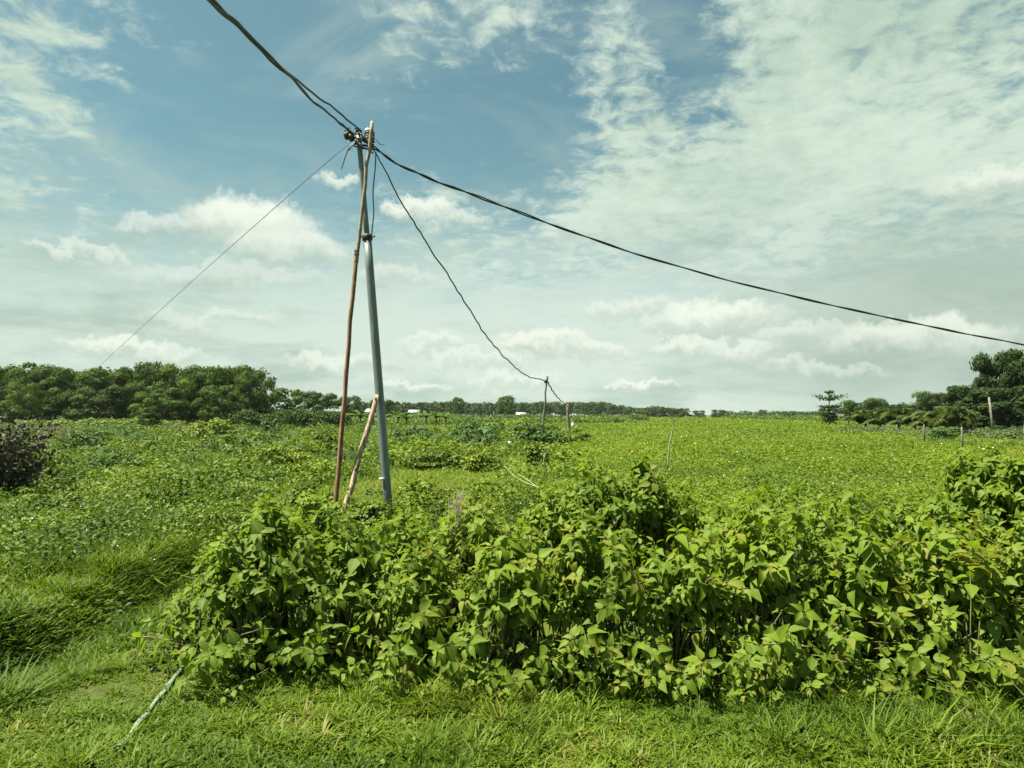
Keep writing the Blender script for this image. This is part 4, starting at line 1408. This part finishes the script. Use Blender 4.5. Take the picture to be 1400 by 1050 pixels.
def palm(px, d, h, label, first=[None]):
    p = (X(px, d), d, float(hz(X(px, d), d)))
    if first[0] is None:
        root = thing('young_palm', p, label, 'palm', 'young palms behind the fence')
        r = np.random.default_rng(9)
        Geo().tube([(0, 0, -.1), (.03, 0, .45)], [.16, .12], 8).obj('trunk', M['bark'], root, True)
        for k in range(18):
            a = k * 2.4 + r.normal(0, .2)
            L = 1.7 + .7 * r.random()
            el = .55 + .85 * r.random()
            n = 10
            t = np.linspace(0, 1, n)
            rr = L * (math.cos(el) * t + .15 * t * t)
            zz = .4 + L * (math.sin(el) * t - .50 * t * t * t)
            c = np.stack([math.cos(a) * rr, math.sin(a) * rr, zz], -1)
            g = Geo().tube(c, np.linspace(.022, .006, n), 4, .9)
            sd = np.array([-math.sin(a), math.cos(a), 0])
            m = 26
            tt = np.linspace(.12, 1, m)
            base = np.stack([np.interp(tt, t, c[:, j]) for j in range(3)], -1)
            tg = np.gradient(base, axis=0); tg = unit(tg)
            for s in (1, -1):
                al = s * sd[None] + tg * .8 + np.array([0, 0, -.35]) + r.normal(0, .08, (m, 3))
                R = frames(al, np.tile(np.array([0, 0, 1.0]) - .3 * np.array([math.cos(a), math.sin(a), 0]), (m, 1)))
                V, Fs, tn, _ = place(T_DIAMOND * np.array([.32, 1, 1]), F_DIAMOND, base, R, .55 * np.sin(np.clip(tt * .85 + .12, 0, 1) * math.pi) ** .5 + .05, np.full(m, .25 + .6 * r.random()))
                g.add(V, Fs, tn)
            g.obj('frond', M['palm'], root)
        first[0] = root
    else:
        root = copy_tree(first[0])
        root['label'] = label
        root.location = p
    root.rotation_euler = (0, 0, px * 2.3)
    root.scale = (h, h, h)


def build_tropicals():
    for px, d, h, label in ((493, 84, 1.15, 'banana plant showing just right of the long prop'), (511, 92, 1.0, 'banana plant left of the short prop top'),
                            (545, 88, 1.1, 'banana plant just right of the grey pole'), (556, 84, 1.0, 'banana plant left of the middle white roof'),
                            (583, 96, 1.15, 'banana plant before the middle white roof, paler leaves'), (597, 92, 1.1, 'banana plant right of the middle white roof'),
                            (610, 90, 1.0, 'banana plant left of the narrow upright tree')):
        banana(px, d, h, label)
    for px, d, h, label in ((1183, 66, 1.25, 'young palm right of the tiered tree, leftmost of the row'), (1203, 64, 1.2, 'young palm second in the row from the tiered tree'),
                            (1228, 60, 1.3, 'young palm with upright spear leaf mid row'), (1250, 58, 1.15, 'young palm behind the third fence post'),
                            (1272, 54, 1.1, 'young palm beside the large spreading one'), (1294, 49, 1.3, 'large spreading young palm, widest fronds of the row'),
                            (1316, 52, 1.1, 'young palm at the foot of the dark right wood')):
        palm(px, d, h, label)
    # tiered tree
    d = 92
    p = at(1133, 534, d)
    root = thing('tiered_tree', (p[0], d, 0), 'slim tree with flat separate tiers of branches on the field edge', 'tree')
    H = p[2]
    k = d / F
    r = np.random.default_rng(12)
    Geo().tube([(0, 0, -.2), (.05, 0, H * .5), (0, 0, H)], [.11, .075, .03], 7).obj('trunk', M['bark'], root, True)

    def tier(zc, half, thick, rise, n, name):
        g = Geo()
        LP = []
        for b in range(9):
            a = b * 2.4 + r.normal(0, .2)
            e = np.array([math.cos(a) * half, math.sin(a) * half, zc + rise])
            g.tube([(0, 0, zc), (e[0] * .5, e[1] * .5, zc + rise * .35), tuple(e)], [.05, .03, .012], 4, .1)
            for q in range(n):
                t = .25 + .8 * r.random()
                LP.append(np.array([e[0] * t, e[1] * t, zc + rise * t * t]) + r.normal(0, 1, 3) * np.array([.14 * half, .14 * half, thick]))
        LP = np.array(LP)
        v = unit(r.normal(size=(len(LP), 3)) * .6 + np.array([0, 0, 1]))
        V, Fs, t_, _ = leaf_soup(LP, v, .22, 9, .4)
        g.add(V, Fs, t_)
        g.obj(name, M['tree_dark'], root)
    yz = lambda py: EYE + (HOR - py) * k
    tier(yz(536.5), 6 * k, .06, .12, 16, 'branch_tier')
    tier(yz(546), 20 * k, .07, .62, 40, 'branch_tier')
    tier(yz(556), 14 * k, .09, .10, 46, 'branch_tier')
    tier(yz(560), 13 * k, .09, -.05, 36, 'branch_tier')
    tier(yz(567), 9.5 * k, .24, 0, 56, 'branch_tier')
    tier(yz(572), 9 * k, .28, 0, 50, 'branch_tier')


build_tropicals()


# ------------------------------------------------------------------ sheds
def shed(px, py, d, w, label, dep=7.0, h=2.6, rise=.9, rz=0.0):
    x = X(px, d)
    top = at(px, py, d)[2]
    root = thing('white_roofed_shed', (x, d, 0), label, 'shed', 'sheds beyond the field', rz)
    eave = top - rise
    g = Geo()
    for s in (-1, 1):
        g.box((0, s * dep / 2, eave / 2 - .1), (w, .2, eave + .2))
        g.box((s * (w / 2 - .1), 0, eave / 2 - .1), (.2, dep - .2, eave + .2))
    wall = g.obj('wall', M['wall'], root)
    for s in (-1, 1):
        n = math.hypot(dep / 2 + .4, rise)
        ang = math.atan2(rise, dep / 2 + .4) * s
        c, sn = math.cos(ang), math.sin(ang)
        R = np.array([[1, 0, 0], [0, c, sn], [0, -sn, c]])
        R = R.T if s < 0 else R
        R = np.array([[1, 0, 0], [0, math.cos(-ang), -math.sin(-ang)], [0, math.sin(-ang), math.cos(-ang)]])
        Geo().box((0, s * (dep / 4 + .2), eave + rise / 2 + .06), (w + .8, n, .06), R).obj('roof', M['white_roof'], root)
    for q in (-.28, .28):
        Geo().box((q * w, -dep / 2 - .11, eave * .55), (1.0, .05, .9)).obj('window', M['window'], root)
    Geo().box((0, -dep / 2 - .11, 1.0), (1.0, .05, 2.0)).obj('door', M['grey_wood'], root)


shed(567, 560.5, 240, 3.0, 'white roofed shed between the banana plants, left of the narrow tree')
shed(508, 559, 200, 1.8, 'pale roofed shed behind the props, left of the grey pole')
shed(712, 564, 260, 3.0, 'small white roofed shed right of the round tree')
shed(406, 555, 180, 2.0, 'pale roofed shed behind the dark hedge on the left')
shed(1026, 569.5, 300, 8.0, 'low white roofed shed on the far right horizon')
shed(1058, 570, 330, 18.0, 'long pale roofed shed on the horizon left of the tiered tree')


# ------------------------------------------------------------------ poles, props, cables
PD = 11.0
pole_base = at(533, 690, PD)
pole_base[2] = float(hz(pole_base[0], PD)) - 0.1
pole_top = at(490, 181, PD)
ptop = pole_top - pole_base


def along_pole(py):
    """point on the pole axis seen at photo row py"""
    t = (690 - py) / (690 - 181)
    a = at(533, 690, PD)
    return a + (pole_top - a) * t


def build_pole():
    root = thing('utility_pole', tuple(pole_base), 'leaning grey steel pole carrying the black cables', 'utility pole')
    L = lambda p: np.asarray(p) - pole_base
    q = along_pole(327)
    n = 9
    lower = [L(pole_base + (q - pole_base) * i / n) for i in range(n + 1)]
    Geo().tube(lower, np.linspace(.070, .066, n + 1), 20).obj('lower_pipe', M['pole'], root, True)
    upper = [L(q + (pole_top - q) * i / 5) for i in range(6)]
    Geo().tube(upper, .042, 16).obj('upper_pipe', M['pole'], root, True)
    ax = unit(ptop[None])[0]
    col = Geo().tube([L(q - ax * .05), L(q - ax * .02), L(q + ax * .02), L(q + ax * .05)], [.078, .084, .084, .066], 16).obj('collar', M['metal_dark'], root, True)
    qq = L(q)
    for s in (-1, 1):
        Geo().tube([qq + np.array([s * .08, -.03, 0]), qq + np.array([s * .13, -.04, 0.01])], .014, 6).obj('bolt', M['metal_dark'], col)
    # cap and cross clamp with two insulators
    t = L(pole_top)
    Geo().tube([t - ax * .01, t + ax * .05, t + ax * .07], [.045, .045, .02], 12).obj('cap', M['metal_dark'], root, True)
    br = Geo()
    br.tube([t + np.array([-.20, -.06, -.02]), t + np.array([-.19, -.06, .05]), t + np.array([0, -.055, .04])], .012, 6)
    br.tube([t + np.array([-.20, -.06, -.02]), t + np.array([.05, -.06, -.06])], .014, 6)
    br.obj('bracket', M['metal_dark'], root)
    for dx, dz in ((-.17, -.09), (-.10, -.12)):
        Geo().tube([t + np.array([dx, -.06, dz + .06]), t + np.array([dx, -.06, dz + .05]), t + np.array([dx, -.06, dz]), t + np.array([dx, -.06, dz - .05])], [.03, .055, .05, .025], 10).obj('insulator', M['metal_dark'], root, True)
    # spool with turns of wire, tied between the pole and the long prop
    sp = t + np.array([.19, -.05, -.08])
    ins = Geo().tube([sp + np.array([0, 0, z]) for z in (.11, .10, .06, .05, .0, -.01, -.05, -.06, -.10)], [.03, .075, .075, .05, .05, .08, .08, .05, .05], 12).obj('insulator', M['porcelain'], root, True)
    cw = Geo()
    a = np.linspace(0, 2 * math.pi * 5, 70)
    cw.tube(np.stack([sp[0] + .075 * np.cos(a), sp[1] + .075 * np.sin(a), sp[2] + .05 - .16 * a / a[-1] + .01 * np.sin(a * 1.7)], -1), .011, 5)
    cw.obj('wire_wrap', M['rubber'], ins)
    a = np.linspace(0, 2 * math.pi * 4, 60)
    cw = Geo()
    c = t + np.array([.09, -.03, -.16])
    cw.tube(np.stack([c[0] + .16 * np.cos(a), c[1] + .10 * np.sin(a), c[2] + .05 * np.sin(a * .7) - .10 * a / a[-1] - .05 * np.cos(a)], -1), .012, 5)
    cw.obj('wire_lashing', M['rubber'], root)
    # a rag of tape low on the pole
    b = along_pole(655) - pole_base
    Geo().box(b + np.array([-.08, -.07, 0]), (.08, .02, .035)).obj('tape', M['white_bag'], root)


build_pole()


def square_bar(g, pts, w):
    """a sawn timber of square section along pts with slight wander"""
    g.tube(pts, np.asarray(w) * .5 * 1.25, 4)


def wander(a, b, n, amp, seed):
    r = np.random.default_rng(seed)
    t = np.linspace(0, 1, n)[:, None]
    return np.asarray(a) + (np.asarray(b) - np.asarray(a)) * t + r.normal(0, amp, (n, 3)) * np.sin(t * math.pi)


def build_props():
    y0 = PD - 0.55
    a = at(456, 712, y0); b = at(488, 338, PD - .28); c = at(509, 166, PD - .12)
    a[2] = float(hz(a[0], y0)) - .1
    root = thing('long_prop', tuple(a), 'tall thin timber prop, rusty red below and pale above, tied to the grey pole', 'prop')
    g = Geo(); square_bar(g, wander(a, b, 12, .006, 1) - a, np.linspace(.060, .052, 12))
    g.obj('lower_timber', M['rust'], root)
    g = Geo(); square_bar(g, wander(b + np.array([.0, -.03, -.25]), c, 14, .010, 2) - a, np.linspace(.052, .046, 14))
    g.obj('upper_timber', M['pale_wood'], root)
    g = Geo()
    for k in range(2):
        q = b - a + np.array([0, -.01, -.06 - .05 * k])
        g.box(q, (.07, .075, .012))
    g.obj('lashing', M['metal_dark'], root)
    y1 = PD - .75
    a2 = at(462, 712, y1); b2 = at(516, 540, PD - .10)
    a2[2] = float(hz(a2[0], y1)) - .1
    root = thing('short_prop', tuple(a2), 'short weathered timber leaning against the grey pole from the left', 'prop')
    g = Geo(); square_bar(g, wander(a2, b2, 10, .007, 5) - a2, np.linspace(.078, .062, 10))
    g.obj('timber', M['worn_wood'], root)
    g = Geo()
    for t in (.45, .97):
        q = (b2 - a2) * t
        g.box(q + np.array([0.0, -.045, 0]), (.03, .03, .05))
    g.obj('knot', M['bark'], root)


build_props()


def curve_pts(ctrl, n=60):
    """smooth line through (px, py, depth) control points"""
    P = np.array([at(*c) for c in ctrl])
    k = len(P)
    Pe = np.vstack([2 * P[0] - P[1], P, 2 * P[-1] - P[-2]])
    out = []
    per = max(4, n // (k - 1))
    for i in range(k - 1):
        p0, p1, p2, p3 = Pe[i], Pe[i + 1], Pe[i + 2], Pe[i + 3]
        for t in np.linspace(0, 1, per, endpoint=False):
            out.append(.5 * (2 * p1 + (p2 - p0) * t + (2 * p0 - 5 * p1 + 4 * p2 - p3) * t * t + (3 * p1 - p0 - 3 * p2 + p3) * t ** 3))
    out.append(P[-1])
    return np.array(out)


def cable(name, label, strands, cat='cable', mat='rubber'):
    """strands: list of (points, radius); each strand is a part"""
    root = thing(name, tuple(strands[0][0][0]), label, cat)
    o = np.array(root.location)
    for pts, rad in strands:
        Geo().tube(np.asarray(pts) - o, rad, 6).obj('strand', M[mat], root, True)
    return root


def twist(base, amp, turns, phase, wob=0.0, seed=0):
    n = len(base)
    t = np.linspace(0, 1, n)
    r = np.random.default_rng(seed)
    a = 2 * math.pi * turns * t + phase + 1.3 * np.sin(t * 9.0 + seed)
    tan = unit(np.gradient(base, axis=0))
    s = unit(np.cross(tan, np.array([0, 0, 1.0])))
    u = np.cross(s, tan)
    w = wob * np.sin(t * 37 + seed) * np.sin(t * 13)
    return base + (amp * np.cos(a) + w)[:, None] * s + (amp * np.sin(a) + w)[:, None] * u


def build_cables():
    up = curve_pts([(284, -6, 5.6), (340, 46, 6.6), (398, 104, 7.9), (440, 136, 9.1), (468, 157, 10.1), (494, 179, 10.95)], 90)
    lo = curve_pts([(281, -6, 5.6), (338, 47, 6.6), (394, 104, 7.9), (432, 140, 9.1), (460, 165, 10.1), (483, 184, 10.9)], 90)
    def ext(p, side):
        # beyond the frame strands are spread and thinned to keep their shadow faint
        dirv = (p[0] - p[6]) / np.linalg.norm(p[0] - p[6])
        out = [p[0] + dirv * k + np.array([side[0], 0, side[1]]) * min(1, k / 3.0) + np.array([0, 0, .012 * k * k]) for k in (8, 6.5, 5, 3.5, 2.2, 1.2, .5)]
        return np.vstack([out, p])
    strands = []
    for base, amp, turns, ph, wob, sd, rad, side in ((up, .007, 3, 0, .004, 1, .014, (-.30, .26)), (lo, .012, 2, 2, .006, 2, .015, (.34, .10)), (lo, .016, 3, 5, .006, 3, .011, (-.02, -.30))):
        pts = ext(twist(base, amp, turns, ph, wob, sd), side)
        strands.append((pts, np.concatenate([np.linspace(.006, rad, 7), np.full(len(pts) - 7, rad)])))
    cable('overhead_cable', 'thick black cable bundle running from the top left down to the pole head', strands)
    rt = curve_pts([(492, 180, 10.95), (503, 196, 11.0), (560, 232, 11.9), (640, 264, 13.0), (760, 309, 14.6), (880, 350, 16.2), (1010, 387, 17.8), (1150, 420, 19.4), (1290, 450, 20.8), (1420, 475, 22.0), (1560, 494, 23.5)], 150)
    cable('overhead_cable', 'black twisted cable running from the pole head out to the right frame edge',
          [(twist(rt, .015, 11, 0, .006, 4), np.linspace(.012, .020, len(rt))), (twist(rt, .015, 11, math.pi, .006, 5), np.linspace(.011, .018, len(rt)))])
    far = at(747, 521, 43.0)
    wv = curve_pts([(505, 193, 11.0), (523, 226, 11.6), (545, 268, 12.7), (570, 310, 14.2), (600, 358, 16.4), (630, 405, 19.2), (655, 444, 22.5), (680, 478, 27.0), (705, 503, 33.0), (725, 516, 38.0), (747, 521, 43.0)], 160)
    t = np.linspace(0, 1, len(wv))
    wv = wv + ((vnoise(t * 26, t * 0) - .5) * .10 * (t + .1) * .6)[:, None] * np.array([1, 0, .8]) + ((vnoise(t * 60, t * 0 + 5) - .5) * .06 * t)[:, None] * np.array([1, 0, .8])
    cable('wavy_cable', 'wavy black cable falling from the pole head to the thin far pole', [(wv, .010 + .022 * t)])
    w2 = curve_pts([(748, 521, 43.0), (756, 535, 49.0), (764, 545, 55.0), (776, 556, 63.0)], 40)
    t2 = np.linspace(0, 1, len(w2))
    cable('wavy_cable', 'black cable between the thin far pole and the short post with a white bag', [(w2 + (np.sin(t2 * 40) * .03)[:, None] * np.array([1, 0, 0]), .042)])
    g1 = curve_pts([(486, 190, 10.95), (440, 228, 15), (360, 298, 25), (250, 396, 45), (134, 502, 84)], 60)
    cable('guy_wire', 'thin grey wire running from the pole head down to the left wood', [(g1, np.linspace(.0035, .018, len(g1)))], 'wire', 'wire')
    dr = curve_pts([(514, 208, 10.92), (513, 230, 10.9), (510, 262, 10.9), (511, 290, 10.9), (509, 312, 10.9), (508, 326, 10.92)], 40)
    cable('drop_wire', 'black wire hanging from the pole head down to the dark collar', [(dr, .010)])
    t1 = curve_pts([(487, 192, 10.9), (478, 201, 10.85), (472, 215, 10.85), (467, 231, 10.85)], 20)
    t2 = curve_pts([(489, 190, 10.9), (483, 198, 10.85), (477, 206, 10.85)], 12)
    cable('loose_wire', 'loose wire end dangling left of the pole head', [(t1, .008), (t2, .008)], 'wire')
    t3 = curve_pts([(507, 190, 10.9), (514, 191, 10.85), (519, 197, 10.85), (526, 198, 10.85)], 20)
    cable('loose_wire', 'loose wire end curling out right of the pole head', [(t3, .006)], 'wire')


build_cables()


def build_far_posts():
    d = 43.0
    a = at(741, 600, d); a[2] = float(hz(a[0], d)) - .1
    b = at(746.5, 521, d); c = at(748, 514, d)
    root = thing('thin_pole', tuple(a), 'thin leaning grey pole carrying the wavy cable in mid field', 'pole')
    Geo().tube(wander(a, c, 9, .03, 7) - a, np.linspace(.085, .05, 9), 7).obj('shaft', M['grey_wood'], root, True)
    Geo().tube([b - a + np.array([0, 0, -.12]), b - a + np.array([0, 0, .10])], [.12, .10], 8).obj('wire_lashing', M['rubber'], root)
    Geo().tube([b - a, b - a + np.array([.12, 0, .1]), b - a + np.array([.16, 0, .32])], [.03, .025, .015], 5).obj('twig', M['grey_wood'], root)
    d = 63.0
    a = at(778, 592, d); a[2] = float(hz(a[0], d)) - .1
    c = at(776, 553, d)
    root = thing('short_post', tuple(a), 'short dark weathered post right of the thin leaning pole', 'post')
    Geo().tube(wander(a, c, 6, .03, 9) - a, np.linspace(.16, .12, 6), 7).obj('shaft', M['grey_wood'], root, True)
    d = 62.5
    q = at(783, 581, d)
    root = thing('white_bag', tuple(q), 'small white bag hung on the short dark post', 'bag')
    root.scale = (.6, .6, .6)
    g = Geo()
    a_ = np.linspace(0, 1, 7)
    g.tube(np.stack([.02 * np.sin(a_ * 5), 0 * a_, -.35 + .8 * a_], -1), np.array([.08, .2, .24, .22, .17, .09, .03]), 9)
    g.obj('sack', M['white_bag'], root, True)
    Geo().tube([(0, 0, .42), (-.05, 0, .65), (-.25, 0, .7)], .02, 5).obj('handle', M['white_bag'], root)
    # pale post behind the left hedge and leaning pale post on the right
    d = 90.0
    a = at(415, 575, d); a[2] = -.1
    c = at(415.5, 537, d)
    root = thing('concrete_pole', tuple(a), 'slim pale concrete pole rising behind the dark hedge on the left', 'pole')
    Geo().tube([np.zeros(3), c - a], [.12, .08], 8).obj('shaft', M['concrete'], root, True)
    Geo().box(c - a + np.array([0, 0, -.15]), (.5, .06, .06)).obj('cross_arm', M['concrete'], root)
    d = 48.0
    a = at(1359, 592, d); a[2] = float(hz(a[0], d)) - .1
    c = at(1352, 543, d)
    root = thing('pale_post', tuple(a), 'pale leaning concrete post in front of the tall dark right trees', 'post')
    Geo().tube([np.zeros(3), (c - a) * .5, c - a], [.085, .075, .065], 8).obj('shaft', M['concrete'], root, True)


build_far_posts()


def build_fence():
    spots = [(1186, 60, 578), (1206, 50, 581), (1226, 43, 580.5), (1263, 35, 580.5), (1315, 27, 584), (1402, 21, 580)]
    P = [at(px, top, d) for px, d, top in spots]
    root = thing('wire_fence', (P[2][0], P[2][1], 0), 'wire fence on pale concrete posts along the right edge of the crop', 'fence')
    o = np.array(root.location)
    for p in P:
        z = float(hz(p[0], p[1]))
        w = .062
        g = Geo()
        g.tube([(p[0] - o[0], p[1] - o[1], z - .1), (p[0] - o[0] + random.uniform(-.03, .03), p[1] - o[1], p[2] - .04), (p[0] - o[0] + .01, p[1] - o[1], p[2])], [w * .72, w * .66, w * .4], 4)
        g.obj('post', M['concrete'], root)
    for f in (.55, .9):
        g = Geo()
        pts = []
        for a, b in zip(P[:-1], P[1:]):
            for t in np.linspace(0, 1, 8, endpoint=False):
                q = a + (b - a) * t
                q = q.copy(); q[2] = q[2] * f - .10 * math.sin(math.pi * t)
                pts.append(q - o)
        pts.append(P[-1] * np.array([1, 1, f]) - o)
        g.tube(pts, .008, 4)
        g.obj('wire', M['wire'], root)


build_fence()


def stalk(name, label, ctrl, r0, r1, mat='straw', cat='stalk'):
    pts = curve_pts(ctrl, 30)
    root = thing(name, tuple(pts[0]), label, cat)
    Geo().tube(pts - pts[0], np.linspace(r0, r1, len(pts)), 6).obj('stem', M[mat], root, True)


def build_small():
    stalk('bent_stalk', 'pale bent straw stalk standing over the crop right of the tall dark shrub', [(913, 640, 8.0), (915, 610, 8.0), (919, 590, 8.0), (920.5, 575, 8.0), (916, 569, 8.0), (911, 565.5, 8.0)], .010, .006)
    stalk('dry_stalk', 'pale thin stalk curving up left of the rear shrubs', [(749, 652, 9.5), (745, 640, 9.5), (743.5, 630, 9.5), (746, 620, 9.5)], .012, .008)
    stalk('dry_stalk', 'long pale stalk lying slanted over the weeds right of the clearing', [(690, 637, 11.0), (700, 648, 10.6), (715, 658, 10.2), (738, 667, 9.8)], .006, .007)
    stalk('dry_stalk', 'second shorter pale stalk lying beside the long slanted one', [(708, 648, 10.4), (720, 655, 10.2), (732, 664, 9.9)], .005, .006)
    stalk('bare_stem', 'pale bare stem arching under the thicket, mid front', [(640, 948, 4.02), (655, 935, 4.0), (664, 915, 4.05), (668, 895, 4.2)], .006, .005, 'dry')
    stalk('bare_stem', 'forked looking bare stem low under the front shrubs', [(735, 955, 4.0), (752, 935, 4.02), (764, 915, 4.1), (758, 905, 4.2)], .007, .005, 'dry')
    stalk('bare_stem', 'upright bare stem in the dark gap under the front shrubs', [(772, 950, 4.05), (771, 925, 4.1), (775, 870, 4.25)], .006, .005, 'dry')
    # window reflection streak, built as a thin strip in the grass
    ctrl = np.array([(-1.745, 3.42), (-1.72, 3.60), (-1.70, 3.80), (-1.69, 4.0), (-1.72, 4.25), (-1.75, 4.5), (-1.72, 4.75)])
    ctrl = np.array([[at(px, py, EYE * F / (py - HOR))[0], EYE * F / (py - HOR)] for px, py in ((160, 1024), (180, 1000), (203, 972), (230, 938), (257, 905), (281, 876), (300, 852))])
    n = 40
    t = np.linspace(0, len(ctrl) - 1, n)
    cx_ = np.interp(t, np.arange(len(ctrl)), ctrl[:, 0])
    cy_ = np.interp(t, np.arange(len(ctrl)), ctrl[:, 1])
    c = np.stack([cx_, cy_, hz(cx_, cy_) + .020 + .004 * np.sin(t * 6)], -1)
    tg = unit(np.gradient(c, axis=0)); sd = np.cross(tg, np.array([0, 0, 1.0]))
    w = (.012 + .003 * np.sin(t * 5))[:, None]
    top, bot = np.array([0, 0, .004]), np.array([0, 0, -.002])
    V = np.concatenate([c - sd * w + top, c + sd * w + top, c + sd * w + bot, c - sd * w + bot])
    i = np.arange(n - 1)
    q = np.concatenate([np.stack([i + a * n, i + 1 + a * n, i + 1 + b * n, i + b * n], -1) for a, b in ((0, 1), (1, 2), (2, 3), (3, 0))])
    o = link('reflection_strip', make_mesh('reflection_strip', V, q, mat=M['teal']))
    tag(o, 'pale teal window reflection streak, built as a strip in the grass at lower left', 'strip')
    # litter
    def sheet(name, px, py, d, size, mat, label, seed):
        r = np.random.default_rng(seed)
        p = at(px, py, d)
        k = 6
        gx, gy = np.meshgrid(np.linspace(-.5, .5, k), np.linspace(-.5, .5, k))
        zz = r.normal(0, .12, gx.shape)
        V = np.stack([gx, gy * .7, zz], -1).reshape(-1, 3) * size
        V2 = V - np.array([0, 0, .004])
        i, j = np.meshgrid(np.arange(k - 1), np.arange(k - 1), indexing='ij')
        a = (i * k + j).ravel()
        q = np.stack([a, a + 1, a + k + 1, a + k], -1)
        o = link(name, make_mesh(name, np.vstack([V, V2]), np.vstack([q, q[:, ::-1] + k * k]), mat=M[mat]), None, tuple(p))
        tag(o, label, 'litter')
    sheet('plastic_litter', 695, 605, 30, .26, 'litter', 'light blue scrap of plastic lying in the weeds behind the clearing', 1)


build_small()


def build_haze():
    x0, x1, y0, y1, z0, z1 = -2300, 2300, -330, 3300, -1.6, 14.0
    V = np.array([[x, y, z] for x in (x0, x1) for y in (y0, y1) for z in (z0, z1)], float)
    q = np.array([[0, 1, 3, 2], [4, 6, 7, 5], [0, 4, 5, 1], [2, 3, 7, 6], [0, 2, 6, 4], [1, 5, 7, 3]])
    m, t, out = new_mat('haze_air')
    v = t.node('ShaderNodeVolumePrincipled')
    v.inputs['Color'].default_value = (0.80, 0.93, 0.86, 1)
    v.inputs['Density'].default_value = 0.00010
    v.inputs['Anisotropy'].default_value = 0.2
    t.l.new(v.outputs[0], out.inputs['Volume'])
    o = link('haze', make_mesh('haze', V, q, mat=m))
    tag(o, 'thin pale haze in the air over the whole field', 'haze', kind='stuff')
build_haze()
